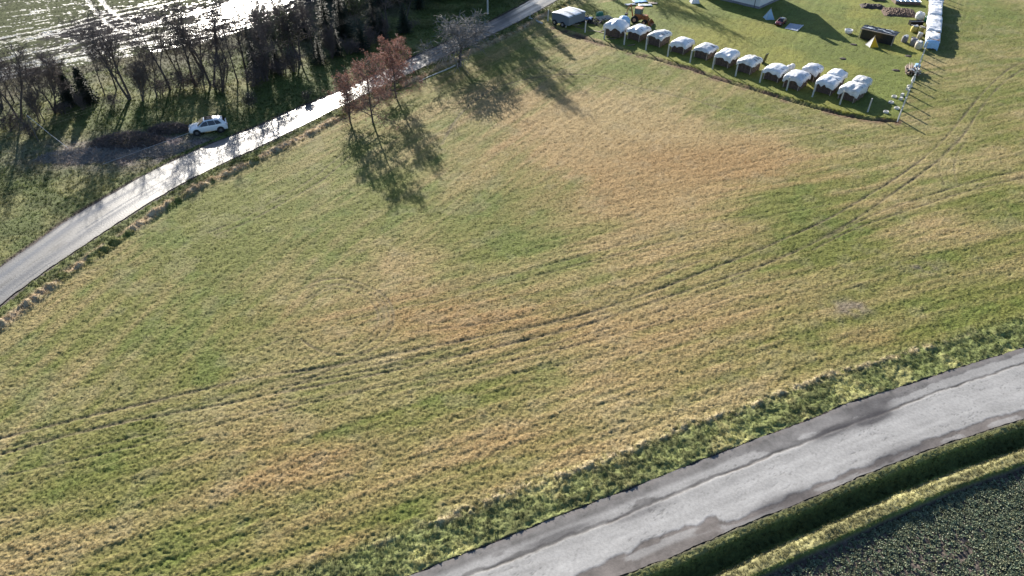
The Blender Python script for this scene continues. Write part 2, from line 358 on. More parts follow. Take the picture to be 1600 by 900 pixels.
    k=(ridl*sstep(.3,.45,fbm(X,Y,.5,91,2)))[:,None]*.95; C=C*(1-k)+np.array((.42,.32,.21))*k
    # far side of the lane: rough green ground
    far=((lu>0)&(~md))[:,None]; fc=np.array((.085,.105,.028))*(.7+.7*fine[:,None])+np.array((.07,.05,.025))*sstep(.45,.65,fbm(X,Y,.25,93,3))[:,None]
    C=np.where(far,fc,C)
    dry=(sstep(-40,-30,X)*sstep(-22,-14,mud)*sstep(.25,.45,fbm(X,Y,.25,125,3)))[:,None]*far*.75; C=C*(1-dry)+np.array((.085,.078,.055))*dry  # dead grass, its tone also greyed and darkened for the wood's shade
    rowshade=(sstep(-13,-4,mud)*sstep(1.5,-.5,mud)*sstep(.3,.5,fbm(X,Y,.3,121,3)+.06))[:,None]*far*.6; C=C*(1-rowshade)+np.array((.07,.055,.045))*rowshade  # shade under the tree row, painted as a darker ground band
    bp=S(165,240); bq=S(285,222); br=np.maximum(np.exp(-((X-bp.x)/10)**2-((Y-bp.y)/3.6)**2),np.exp(-((X-bq.x)/5)**2-((Y-bq.y)/2.2)**2)); k=(np.clip(br*1.8*fbm(X,Y,.6,95,3),0,1)*(lu>1))[:,None]; C=C*(1-k)+np.array((.22,.175,.16))*k
    # muddy lane rims
    rim=(sstep(.75,.2,np.abs(lu))*(lu>-.1)*(fbm(X,Y,.6,97,3)>.42))[:,None]; C=C*(1-rim)+SOIL*1.1*rim
    # ditch
    dt=((q>.0))[:,None]
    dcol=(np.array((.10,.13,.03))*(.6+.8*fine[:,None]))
    dk=(sstep(.7,1.1,q)*sstep(2.4,2.1,q))[:,None]*.65; dcol=dcol*(1-dk)+np.array((.035,.045,.018))*dk  # shade on the ditch wall painted into the grass colour
    rdg=(sstep(2.3,2.7,q)*sstep(4.3,4.0,q))[:,None]; dcol=dcol*(1-rdg)+(np.array((.23,.215,.10))*(.35+1.2*fine[:,None]))*rdg
    crop=sstep(4.2,4.6,q)[:,None]; dcol=dcol*(1-crop)+np.array((.105,.085,.072))*crop
    rm2=(sstep(.95,.7,q)*sstep(.2,.4,q))[:,None]*.6; dcol=dcol*(1-rm2)+np.array((.19,.18,.085))*rm2  # sunlit rim of the bank, painted lighter
    rimr=sstep(.45,.1,q)[:,None]*.8; dcol=dcol*(1-rimr)+np.array((.075,.062,.052))*rimr
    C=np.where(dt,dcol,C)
    # wet field
    gm=sstep(.4,.6,fbm(X,Y,.09,101,3)+.2*sstep(14,26,mud)*sstep(-42,-62,X)-.12*sstep(-62,-45,X)+.3*(n2-.5))
    wet=np.clip(sstep(.585,.66,fbm(F['sm']*.4,mud,2.4,105,4)+.05*sstep(-70,-45,X))*.8+mtr*(.3+.9*n2),0,1)*md
    gp=S(388,12); wet=np.clip(wet+1.2*md*np.exp(-((X-gp.x)/5)**2-((Y-gp.y)/7)**2)*(.5+n2),0,1)
    wet=np.clip(wet+md*.35*sstep(16,3,mud)*(fur>.6),0,1)
    mc=np.array((.035,.032,.036))*(1-gm[:,None])+np.array((.085,.095,.048))*gm[:,None]; mc=mc*(1-.5*wet[:,None])
    C=np.where(md[:,None],mc*(.7+.6*n1[:,None]),C)
    C=np.clip(C*(.7+.6*n1[:,None]) if detail else C,0.005,.9)
    reg=np.zeros(X.shape,np.int32)            # 0 meadow
    reg[yard]=1; reg[(lu>0)&~md]=2; reg[md]=3; reg[(q>0)&(q<=4.3)]=4; reg[q>4.3]=5
    reg[onl]=6; reg[onr]=6
    return Z,C,reg,wet,dict(F=F,trk=trk,vr=vrw,vl=vlw,q=q,md=md,onl=onl,onr=onr,ridge=ridge,ridl=ridl,tan=tan[:,0],tr=tr,yard=yard,n1=n1)

# ---------------------------------------------------------------- ground mesh (a fan of cells, finer nearby)
NY,NX=650,920
ys=17*np.exp(np.linspace(0,math.log(150/17),NY)); us=np.linspace(-1,1,NX)
hw=16+ys*.86
X=(us[None,:]*hw[:,None]).ravel(); Y=np.repeat(ys,NX)
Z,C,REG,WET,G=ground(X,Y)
idx=np.arange(NY*NX).reshape(NY,NX)
quads=np.stack([idx[:-1,:-1],idx[:-1,1:],idx[1:,1:],idx[1:,:-1]],-1).reshape(-1,4)
qreg=REG[quads[:,0]]
# wet field material
def wetmat():
    m=bpy.data.materials.new('wet_soil'); m.use_nodes=True; t=m.node_tree; b=t.nodes['Principled BSDF']; L=t.links
    a=t.nodes.new('ShaderNodeAttribute'); a.attribute_name='tint'; wv=t.nodes.new('ShaderNodeAttribute'); wv.attribute_name='wet'
    L.new(a.outputs['Color'],b.inputs['Base Color'])
    tc=t.nodes.new('ShaderNodeTexCoord'); n=t.nodes.new('ShaderNodeTexNoise'); n.inputs['Scale'].default_value=1.6; n.inputs['Detail'].default_value=6; L.new(tc.outputs['Object'],n.inputs['Vector'])
    ad=t.nodes.new('ShaderNodeMath'); ad.operation='MULTIPLY_ADD'; L.new(n.outputs['Fac'],ad.inputs[0]); ad.inputs[1].default_value=1.6; L.new(wv.outputs['Fac'],ad.inputs[2])
    mr=t.nodes.new('ShaderNodeMapRange'); mr.inputs[1].default_value=1.15; mr.inputs[2].default_value=1.7; mr.inputs[3].default_value=1.0; mr.inputs[4].default_value=.25
    L.new(ad.outputs[0],mr.inputs[0]); L.new(mr.outputs[0],b.inputs['Roughness'])
    mr2=t.nodes.new('ShaderNodeMapRange'); mr2.inputs[1].default_value=1.15; mr2.inputs[2].default_value=1.7; mr2.inputs[3].default_value=.03; mr2.inputs[4].default_value=.9
    L.new(ad.outputs[0],mr2.inputs[0]); L.new(mr2.outputs[0],b.inputs['Specular IOR Level'])
    n2=t.nodes.new('ShaderNodeTexNoise'); n2.inputs['Scale'].default_value=4; n2.inputs['Detail'].default_value=4; L.new(tc.outputs['Object'],n2.inputs['Vector'])
    bp=t.nodes.new('ShaderNodeBump'); bp.inputs['Distance'].default_value=.05; L.new(n2.outputs['Fac'],bp.inputs['Height']); L.new(bp.outputs[0],b.inputs['Normal'])
    return m
M['wet']=wetmat()
def arr_mesh(name, V, Fq, mats, attrs={}, smooth=True):
    me=bpy.data.meshes.new(name); me.vertices.add(len(V)); me.vertices.foreach_set('co',V.astype(np.float32).ravel())
    me.loops.add(Fq.size); me.loops.foreach_set('vertex_index',Fq.astype(np.int32).ravel())
    me.polygons.add(len(Fq)); me.polygons.foreach_set('loop_start',np.arange(len(Fq),dtype=np.int32)*Fq.shape[1]); me.polygons.foreach_set('loop_total',np.full(len(Fq),Fq.shape[1],np.int32))
    me.update(calc_edges=True)
    if smooth: me.polygons.foreach_set('use_smooth',[True]*len(Fq))
    for k,v in attrs.items():
        if v.ndim==2:
            a=me.attributes.new(k,'FLOAT_COLOR','POINT'); a.data.foreach_set('color',np.concatenate([v,np.ones((len(v),1))],1).astype(np.float32).ravel())
        else:
            a=me.attributes.new(k,'FLOAT','POINT'); a.data.foreach_set('value',v.astype(np.float32))
    me.materials.append(mats); me.validate(); return me
V=np.stack([X,Y,Z],-1)
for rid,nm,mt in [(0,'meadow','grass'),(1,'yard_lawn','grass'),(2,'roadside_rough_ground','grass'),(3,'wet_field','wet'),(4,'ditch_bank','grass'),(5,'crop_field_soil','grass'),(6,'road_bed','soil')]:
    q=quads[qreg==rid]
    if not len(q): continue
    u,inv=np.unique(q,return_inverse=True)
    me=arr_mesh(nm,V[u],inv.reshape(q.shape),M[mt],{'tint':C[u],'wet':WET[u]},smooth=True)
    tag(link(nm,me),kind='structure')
# land beyond, out to the horizon
x0,x1=hw[0],hw[-1]; y0,y1=ys[0],ys[-1]; FAR=3000
v=[(-x0,y0,0),(x0,y0,0),(x1,y1,0),(-x1,y1,0),(-FAR,-FAR,0),(FAR,-FAR,0),(FAR,FAR,0),(-FAR,FAR,0)]
me=bpy.data.meshes.new('distant_land'); me.from_pydata(v,[],[(4,5,1,0),(5,6,2,1),(6,7,3,2),(7,4,0,3)])
me.materials.append(mat('distant_fields',(.1,.11,.04),.9,noise=.4,nscale=.02)); tag(link('distant_land',me),kind='structure')

# ---------------------------------------------------------------- roads
def resample(P,n):
    P=np.asarray(P); d=np.r_[0,np.cumsum(np.hypot(*np.diff(P,axis=0).T))]; t=np.linspace(0,d[-1],n)
    return np.stack([np.interp(t,d,P[:,0]),np.interp(t,d,P[:,1])],-1)
def clipy(P,ymin,ymax):
    P=np.asarray(P); return P[(P[:,1]>ymin)&(P[:,1]<ymax)]
def strip(A,B,nu,nv,jag=.12,seed=0):
    A=resample(A,2500); B=resample(B,2500)
    # pair by nearest to keep cross sections square
    A=A[np.linspace(0,len(A)-1,nu).astype(int)]; Bi=[np.argmin(np.hypot(*(B-a).T)) for a in A]; Bi=np.maximum.accumulate(Bi); B=B[Bi]
    # smooth pairing
    k=np.ones(9)/9; Bp=np.pad(B,((4,4),(0,0)),'edge'); B=np.stack([np.convolve(Bp[:,i],k,'valid') for i in (0,1)],-1)
    t=np.linspace(0,1,nv)
    j=jag*(fbm(A[:,0],A[:,1],1.3,seed,3)-.5)*2; j2=jag*(fbm(B[:,0],B[:,1],1.3,seed+7,3)-.5)*2
    W=np.hypot(*(B-A).T); n=(B-A)/W[:,None]; A=A+n*j[:,None]; B=B+n*j2[:,None]
    P=A[:,None,:]*(1-t[None,:,None])+B[:,None,:]*t[None,:,None]
    ix=np.arange(nu*nv).reshape(nu,nv); q=np.stack([ix[:-1,:-1],ix[1:,:-1],ix[1:,1:],ix[:-1,1:]],-1).reshape(-1,4)[:, ::-1]
    return P.reshape(-1,2),q
def roadmat(name,rough,spec,bump=.015,bs=8):
    m=mat(name,(0,0,0),rough,spec=spec,attr='tint',noise=.16,nscale=5,bump=bump,bscale=bs)
    t=m.node_tree; b=t.nodes['Principled BSDF']; a=t.nodes.new('ShaderNodeAttribute'); a.attribute_name='wet'
    mr=t.nodes.new('ShaderNodeMapRange'); mr.inputs[3].default_value=rough; mr.inputs[4].default_value=rough*.62
    t.links.new(a.outputs['Fac'],mr.inputs[0]); t.links.new(mr.outputs[0],b.inputs['Roughness']); return m
# lane
P,q=strip(LU,LL,620,34,.16,201)
x,y=P[:,0],P[:,1]; dlu,sl_=sd(LU,x,y); dll,_=sd(LL,x,y); W=dll-dlu; vv=-dlu/np.maximum(W,.1)
n=fbm(x,y,.8,205,4); stn=lattice_noise(sl_*.12,vv*16,207); stm=lattice_noise(sl_*.5,vv*26,208)
wt=np.exp(-((vv-.27)/.1)**2)+np.exp(-((vv-.72)/.1)**2)
g=.125+.06*(n-.5)+.05*(stn-.5)+.02*wt
edge=np.clip(sstep(.12,.02,vv)+sstep(.93,.99,vv),0,1)*sstep(.35,.6,n+.1)
Cc=np.stack([g,g*.98,g*.96],-1); Cc=Cc*(1-.7*edge[:,None])+np.array((.05,.04,.035))*.7*edge[:,None]
crk=(sstep(.70,.78,stm)*sstep(.3,.5,vv)*sstep(.75,.55,vv))[:,None]; Cc=Cc*(1-.5*crk)
Zr=.012+.05*np.sin(np.clip(vv,0,1)*math.pi)+.012*(n-.5)
me=arr_mesh('lane',np.stack([x,y,Zr],-1),q,roadmat('lane_asphalt',.5,.5,.012,6),{'tint':Cc,'wet':np.clip(wt*.8+sstep(.5,.7,stn),0,1)})
tag(link('lane',me),kind='structure')
# main road
P,q=strip(RU,RL,760,70,.10,221)
x,y=P[:,0],P[:,1]
Zr=np.full(x.shape,.012)
E1=T_((500,985),(660,930),(800,876),(913,832),(980,806),(1030,784),(1100,755),(1165,728),(1233,703),(1322,668),(1384,645),(1430,626),(1600,569),(1800,500))
E2=T_((800,990),(905,893),(960,873),(1018,842),(1060,826),(1090,817),(1115,806),(1131,819),(1170,805),(1207,789),(1251,767),(1313,742),(1367,722),(1411,703),(1500,669),(1600,640),(1800,572))
E3=T_((1375,634),(1450,603),(1520,577),(1600,551),(1800,485))
d1,s1=sd(E1,x,y); d2,s2=sd(E2,x,y); d3,_=sd(E3,x,y); du,_=sd(RU,x,y); dw,_=sd(RL,x,y)
jj=.5*(fbm(x,y,1.1,225,5)-.5); n=fbm(x,y,.9,227,4); nf=fbm(x,y,3,229,3); lon=lattice_noise(s1*.08,d1*3.2,231); lon2=lattice_noise(s1*.5,d1*5,233)
light=sstep(.05,-.06,d1+jj*.6)*sstep(-.06,.08,d2+jj*1.1)
dust=sstep(.5,.56,fbm(s1*.35,d1*1.3,1.1,235,3))*sstep(.22,.3,d1+jj)*sstep(1.0,.6,d1)*(x<27)*.9; dust2=sstep(.56,.62,fbm(s1*.4,d2*1.6,1.1,236,3))*sstep(-.2,-.3,d2)*sstep(-.9,-.6,d2)*.7; dust=np.maximum(dust,dust2)
sx=S(1384,640).x; l3=sstep(sx-.5,sx+1,x)*sstep(.14,.2,d1+jj*.4)*sstep(.05,-.05,d3+jj)
light2=np.clip(np.maximum(dust,l3),0,1)
Cg=np.array((.31,.302,.292))*(1+.3*(lon-.5)+.25*(n-.5)+.15*(lon2-.5))[:,None]; 
Cd=np.array((.125,.113,.108))*(1+.9*(n-.5)+.5*(nf-.5)+.4*(lon-.5))[:,None]
up=(d1>0)[:,None]; Cd=np.where(up,Cd*np.array((1.12,1.18,1.2)),Cd*np.array((1.05,1.02,.98)))
Lm=np.clip(light+light2*.8,0,1)[:,None]
Cc=Cg*Lm+Cd*(1-Lm)
cw=np.abs(fbm(s1*.35,d1*1.1,1.2,251,4)-.5); crack=np.maximum(np.exp(-((d1+jj*.7-.12)/.07)**2)*(.25+.75*sstep(.35,.6,lon2)),.55*sstep(.010,.003,cw)*sstep(.45,.6,fbm(x,y,.25,253,2))); Cc=Cc*(1-.72*crack[:,None])
for (px,py,rx,ry,s) in [(1366,653,22,7,.75),(1362,635,26,10,.5),(1301,674,26,6,.7),(1225,786,30,8,.55),(1408,712,34,10,.5),(870,838,40,4,.6),(1000,800,30,5,.4)]:
    s=min(.85,s*1.1); c=S(px,py); e=S(px+rx*1.2,py-rx*.48)-c; L=e.length; e/=L; a=(x-c.x)*e.x+(y-c.y)*e.y; b=-(x-c.x)*e.y+(y-c.y)*e.x
    k=s*np.clip(1.7*np.exp(-(a/L)**2-(b/(ry/17))**2)*(.6+n),0,1); Cc=Cc*(1-k[:,None])+np.array((.035,.032,.036))*k[:,None]
# loose gravel edge
gv=(sstep(.5,.05,-du+.25*(n-.5))+sstep(.4,.02,dw+.25*(n-.5))*.7)*sstep(.4,.6,nf+.1); gv=np.clip(gv,0,1)[:,None]; Cc=Cc*(1-.6*gv)+np.array((.17,.15,.14))*.6*gv
pk=sstep(.8,.86,fbm(x,y,5,241,2))*light*.35; Cc=Cc*(1-pk[:,None]*.7)
Zr=.012+.02*light+.03*light2*0-.015*crack+.006*(nf-.5)+.05*np.clip(1-np.abs((du+dw)/2)/3.2,0,1)*0
me=arr_mesh('main_road',np.stack([x,y,Zr],-1),q,roadmat('worn_asphalt',.72,.3,.008,10),{'tint':Cc,'wet':np.zeros(len(x))})
tag(link('main_road',me),kind='structure')

# ---------------------------------------------------------------- scattered growth (points with colour, turned into instances)
HID=[]
def proto(name, mb, m):
    me=mb.mesh(name,m); o=bpy.data.objects.new(name,me); HID.append(o); return o      # never linked: only a source of geometry
def tuft_proto(name, nb, rad, h, wd, m, seed):
    r=random.Random(seed); b=MB()
    for i in range(nb):
        a=r.uniform(0,6.283); ro=r.uniform(0,rad*.6); x=math.cos(a)*ro; y=math.sin(a)*ro
        a2=a+r.uniform(-.8,.8); L=rad*r.uniform(.5,1); hh=h*r.uniform(.5,1.1); ww=wd*r.uniform(.6,1.2)
        dx,dy=math.cos(a2),math.sin(a2); px,py=-dy*ww/2,dx*ww/2
        p1=(x+dx*L*.4,y+dy*L*.4,hh*.8); p2=(x+dx*L,y+dy*L,hh*r.uniform(.5,1))
        b.add([(x-px,y-py,-.03),(x+px,y+py,-.03),(p1[0]+px,p1[1]+py,p1[2]),(p1[0]-px,p1[1]-py,p1[2]),p2],[(0,1,2,3),(3,2,4)])
    return proto(name,b,m)
def scatter(name, P, Z, Cc, rot, scl, pro, label, cat, kind='stuff'):
    n=len(P); me=bpy.data.meshes.new(name); me.vertices.add(n); me.vertices.foreach_set('co',np.concatenate([P,Z[:,None]],1).astype(np.float32).ravel())
    a=me.attributes.new('tint','FLOAT_COLOR','POINT'); a.data.foreach_set('color',np.concatenate([Cc,np.ones((n,1))],1).astype(np.float32).ravel())
    a=me.attributes.new('turn','FLOAT_VECTOR','POINT'); a.data.foreach_set('vector',rot.astype(np.float32).ravel())
    a=me.attributes.new('size','FLOAT','POINT'); a.data.foreach_set('value',scl.astype(np.float32))
    o=link(name,me); tag(o,label,cat,kind=kind)
    ng=bpy.data.node_groups.new(name,'GeometryNodeTree'); ng.interface.new_socket('Geometry',in_out='INPUT',socket_type='NodeSocketGeometry'); ng.interface.new_socket('Geometry',in_out='OUTPUT',socket_type='NodeSocketGeometry')
    N=ng.nodes; gi=N.new('NodeGroupInput'); go=N.new('NodeGroupOutput'); ip=N.new('GeometryNodeInstanceOnPoints'); oi=N.new('GeometryNodeObjectInfo'); oi.inputs['Object'].default_value=pro; oi.inputs['As Instance'].default_value=True
    mp=N.new('GeometryNodeMeshToPoints')
    na=N.new('GeometryNodeInputNamedAttribute'); na.data_type='FLOAT_VECTOR'; na.inputs[0].default_value='turn'
    nb=N.new('GeometryNodeInputNamedAttribute'); nb.data_type='FLOAT'; nb.inputs[0].default_value='size'
    ng.links.new(gi.outputs[0],mp.inputs[0]); ng.links.new(mp.outputs[0],ip.inputs['Points']); ng.links.new(oi.outputs['Geometry'],ip.inputs['Instance'])
    ng.links.new(na.outputs['Attribute'],ip.inputs['Rotation']); ng.links.new(nb.outputs['Attribute'],ip.inputs['Scale']); ng.links.new(ip.outputs[0],go.inputs[0])
    md=o.modifiers.new('scatter','NODES'); md.node_group=ng; return o
def sample(n, ymin, ymax, power, margin=6):
    "random points over the ground in view, thinner with distance"
    yy=(ymin**power+(ymax**power-ymin**power)*nr.random(n))**(1/power); xx=(nr.random(n)*2-1)*(18+yy*.67)
    return xx,yy
p_short=tuft_proto('short_tuft',8,.095,.05,.022,M['blade'],1)
p_long=tuft_proto('long_tuft',16,.24,.19,.03,M['blade'],2)
# short meadow grass
xx,yy=sample(480000,19,132,1.0); z,c,rg,wt_,g=ground(xx,yy)
ok=(rg==0)|(rg==1)|((rg==2)); ok&=~g['onl']&~g['onr']&(g['tr']>.4)&(nr.random(len(xx))>g['trk']*.8)&(g['n1']>.38)&(nr.random(len(xx))<np.where(g['yard'],.6,.6))
xx,yy,z,c=xx[ok],yy[ok],z[ok],c[ok]; n=len(xx)
c=np.clip(c*(nr.uniform(.85,1.35,(n,1)))*np.array((1.05,1.0,.95)),0,.6)
rot=np.stack([nr.normal(0,.18,n),nr.normal(0,.18,n),nr.uniform(0,6.28,n)],-1)
scatter('meadow_grass',np.stack([xx,yy],-1),z,c,rot,nr.uniform(.45,.95,n),p_short,'short patchy green and straw coloured winter grass covering the meadow','grass')
# rough verge grass along both roads, ditch and the far side of the lane
xx,yy=sample(330000,18,140,1.15); z,c,rg,wt_,g=ground(xx,yy)
q_=g['q']; lu_=g['F']['lu']
pr=np.zeros(len(xx)); pr=np.where((g['vr']>.3)&(g['F']['ru']>.35),.5,pr); pr=np.where(g['vl']>.3,.8,pr); pr=np.where(((q_>.4)&(q_<1.0))|((q_>2.2)&(q_<4.3)),1,pr); pr=np.where((q_>=1.0)&(q_<=2.2),.4,pr); pr=np.where(g['ridl']>.3,1,pr); pr=np.where(g['ridge']>.3,1,pr)
pr=np.where((lu_>.4)&(lu_<40)&~g['md'],.35,pr); pr=np.where((g['yard'])&(g['tr']<1.1)&(g['tr']>.35),1,pr)
ok=(nr.random(len(xx))<pr)&~g['onl']&~g['onr']
xx,yy,z,c=xx[ok],yy[ok],z[ok],c[ok]; n=len(xx)
c=np.clip(c*(nr.uniform(.8,1.7,(n,1))),0,.6)
rot=np.stack([nr.normal(0,.25,n),nr.normal(0,.25,n),nr.uniform(0,6.28,n)],-1)
scatter('verge_grass',np.stack([xx,yy],-1),z,c,rot,nr.uniform(.4,.95,n)*np.where(yy>60,1.0,.72),p_long,'rough tufted grass on the verges, the ditch banks and beside the lane','grass')
# leafy crop at the bottom right
b=MB(); r=random.Random(5)
for i in range(8):
    a=i*.785+r.uniform(-.3,.3); L=r.uniform(.11,.2); hh=r.uniform(.06,.15); dx,dy=math.cos(a),math.sin(a); wd=L*.34
    b.add([(0,0,0),(dx*L*.5-dy*wd,dy*L*.5+dx*wd,hh),(dx*L,dy*L,hh*r.uniform(.5,1.1)),(dx*L*.5+dy*wd,dy*L*.5-dx*wd,hh*.85)],[(0,3,2,1)])
p_crop=proto('leafy_plant',b,M['leafcrop'])
xx=nr.uniform(2,60,190000); yy=nr.uniform(14,45,190000); z,c,rg,wt_,g=ground(xx,yy)
ok=(g['q']>4.65)&(g['q']<36)&(nr.random(len(xx))<.35+.65*sstep(.4,.55,fbm(xx,yy,.3,301,3)))
xx,yy,z=xx[ok],yy[ok],z[ok]; n=len(xx); k=nr.random((n,1)); c=np.array((.155,.205,.135))*(1-k)+np.array((.22,.225,.13))*k; c=c*nr.uniform(.6,1.3,(n,1))
rot=np.stack([nr.normal(0,.2,n),nr.normal(0,.2,n),nr.uniform(0,6.28,n)],-1)
scatter('leafy_crop',np.stack([xx,yy],-1),z,c,rot,nr.uniform(.4,.95,n),p_crop,'low blue green leafy crop growing on dark soil beyond the ditch','crop')
# sprouts in the wet field
xx=nr.uniform(-125,5,60000); yy=nr.uniform(95,149,60000); z,c,rg,wt_,g=ground(xx,yy)
ok=g['md']&(wt_<.45)&(nr.random(len(xx))<.55)&(np.abs(xx)<16+yy*.86)
xx,yy,z=xx[ok],yy[ok],z[ok]; n=len(xx); c=np.array((.05,.062,.026))*nr.uniform(.6,1.4,(n,1))
rot=np.stack([nr.normal(0,.2,n),nr.normal(0,.2,n),nr.uniform(0,6.28,n)],-1)
scatter('field_sprouts',np.stack([xx,yy],-1),z,c,rot,nr.uniform(.6,1.2,n),p_short,'thin green cereal sprouts in the wet field','sprouts')

# ---------------------------------------------------------------- trees
def grow(r, b, p, d, L, rad, lev, maxlev, prm, tb):
    n=prm['seg'][lev]; pts=[p.copy()]; rs=[rad]; dd=d.copy()
    for i in range(n):
        dd=(dd+Vector((r.gauss(0,1),r.gauss(0,1),r.gauss(0,1)))*prm['wob'][lev]+Vector((0,0,prm['up'][lev]))).normalized()
        p=p+dd*(L/n); pts.append(p.copy()); rs.append(max(rad*(1-(i+1)/n*prm['tap'][lev]),prm['rmin']))
    (tb if lev<=prm['trunklev'] else b).path(pts,rs,prm['sides'][lev])
    if lev==maxlev: prm['tips'].append((pts,dd)); return
    k=prm['kids'][lev]
    for j in range(k):
        t=prm['from'][lev]+(1-prm['from'][lev])*((j+r.random())/k); f=t*n; i=min(int(f),n-1)
        q=pts[i].lerp(pts[i+1],f-i); dl=(pts[i+1]-pts[i]).normalized()
        az=j*2.4+r.uniform(-.5,.5); sp=prm['ang'][lev]*r.uniform(.75,1.25)
        o=dl.orthogonal().normalized(); o.rotate(Matrix.Rotation(az,3,dl)); nd=(dl*math.cos(sp)+o*math.sin(sp)).normalized()
        LL_=L*prm['len'][lev]*r.uniform(.7,1.15)*(1.15-.55*t if lev==0 else 1)
        grow(r,b,q,nd,LL_,max(rs[i]*prm['rk'][lev],prm['rmin']),lev+1,maxlev,prm,tb)
def bare_tree_meshes(seed, H=9, kids=(9,6,9), ang=(.65,.7,.7), up=(.05,.08,.03,0), lens=(.5,.5,.45), frm=(.3,.25,.2), rad=.16, wob=(.07,.16,.2,.25), rmin=.016, trunks=1, m='bark', tm='twig'):
    r=random.Random(seed); b=MB(); tb=MB()
    prm=dict(seg=(7,5,4,2),wob=wob,up=up,tap=(.8,.8,.7,.4),rmin=rmin,sides=(7,5,3,3),kids=kids,ang=ang,len=lens,rk=(.55,.55,.6),tips=[],trunklev=1)
    prm['from']=frm
    for k in range(trunks):
        a=r.uniform(0,6.28) if trunks>1 else 0; ln=.18 if trunks>1 else .02
        grow(r,b,Vector((math.cos(a+k*3)*.2*(trunks>1),math.sin(a+k*3)*.2*(trunks>1),-.15)),Vector((math.cos(a+k*3)*ln,math.sin(a+k*3)*ln,1)).normalized(),H*(1 if k==0 else r.uniform(.8,1)),rad,0,3,prm,tb)
    return tb.mesh('trunk',M[m],True), b.mesh('twigs',M[tm]), prm['tips']
def leaf_mesh(name, pts, size, m, seed, fall=0):
    r=random.Random(seed); b=MB()
    for p in pts:
        n=Vector((r.gauss(0,1),r.gauss(0,1),r.gauss(0,1))).normalized(); a=n.orthogonal().normalized(); c=n.cross(a); s=size*r.uniform(.6,1.3)
        b.add([tuple(p-a*s),tuple(p+c*s*.6),tuple(p+a*s),tuple(p-c*s*.6)],[(0,1,2,3)])
    return b.mesh(name,m)
def conifer_meshes(seed, H=9, R=2.0, base=.08, dense=1.0):
    r=random.Random(seed); tb=MB(); tb.path([Vector((0,0,-.1)),Vector((.03,0,H*.5)),Vector((0,.03,H))],[.14,.09,.02],6)
    b=MB(); z=H*base; 
    while z<H*.98:
        t=z/H; rr=R*(1-t)**.8*r.uniform(.75,1.1); k=int(6+6*(1-t)); a0=r.random()*6.28
        for j in range(k):
            a=a0+j*6.283/k+r.uniform(-.25,.25); L=rr*r.uniform(.75,1.15)+.15; dx,dy=math.cos(a),math.sin(a)
            m=max(3,int(L/.22*dense))
            for i in range(m):
                f=(i+.6)/m; q=Vector((dx*L*f,dy*L*f,z-.35*L*f+.1*L*f*f)); w=.34*(1.2-f)*min(1,L)+.1
                for sgn in (-1,1):
                    tip=q+Vector((-dy*sgn*w+dx*.2*w,dx*sgn*w+dy*.2*w,-r.uniform(.05,.22)))
                    nx=Vector((dx,dy,0))*.11
                    b.add([tuple(q-nx),tuple(q+nx*1.3),tuple(tip)],[(0,1,2)])
        z+=H*.035*r.uniform(.8,1.2)
    return tb.mesh('trunk',M['bark'],True), b.mesh('foliage',M['needle'])
def make_tree(name,label,cat,meshes,loc,rz,sc,group=None):
    t=thing(name,label,cat,loc,rz,group); t.scale=sc if hasattr(sc,'__len__') else (sc,)*3
    for nm,me in meshes: link(nm,me,t,None if nm=='trunk' else 'stuff')
    return t
bare=[bare_tree_meshes(s,9,kids=(12,8,9),trunks=tr,ang=(.55,.6,.7),rad=.17,rmin=.016) for s,tr in ((11,2),(12,1),(13,2),(14,1),(15,3),(16,1))]
slim=[bare_tree_meshes(s,9,kids=(12,7,6),ang=(.5,.6,.7),lens=(.28,.5,.5),frm=(.35,.3,.2),rad=.10,rmin=.015) for s in (21,22,23)]
shrub=[bare_tree_meshes(s,3.2,kids=(7,6,5),ang=(.6,.6,.7),lens=(.7,.55,.5),frm=(.05,.1,.1),rad=.05,trunks=5,rmin=.013,m='twig') for s in (31,32,33)]
con=[conifer_meshes(41,9,2.1),conifer_meshes(42,9,1.7),conifer_meshes(43,9,2.5)]
small_con=[conifer_meshes(44,4.5,1.5),conifer_meshes(45,4.5,1.2)]
# evergreen / ivy trees : bare skeleton + leaves
def leafy(src, n, size, m, seed, lo=0.0, tri=1):
    r=random.Random(seed); pts=[]
    tips=src[2]
    for i in range(n):
        P,d=r.choice(tips); q=P[r.randrange(len(P))].lerp(P[-1],r.random()); q=q+Vector((r.gauss(0,.13),r.gauss(0,.13),r.gauss(0,.13)))
        pts.append(q)
    return leaf_mesh('foliage',pts,size,M[m],seed)
ivy=[(bare[i],leafy(bare[i],5200,.10,'ivy',60+i)) for i in (0,3)]
def bare_set(i): return [('trunk',bare[i][0]),('twigs',bare[i][1])]
def slim_set(i): return [('trunk',slim[i][0]),('twigs',slim[i][1])]
def shrub_set(i): return [('trunk',shrub[i][0]),('twigs',shrub[i][1])]
def con_set(i): return [('trunk',con[i][0]),('foliage',con[i][1])]
def ivy_set(i): return [('trunk',ivy[i][0][0]),('twigs',ivy[i][0][1]),('foliage',ivy[i][1])]
def scon_set(i): return [('trunk',small_con[i][0]),('foliage',small_con[i][1])]
G1='trees between the lane and the wet field'
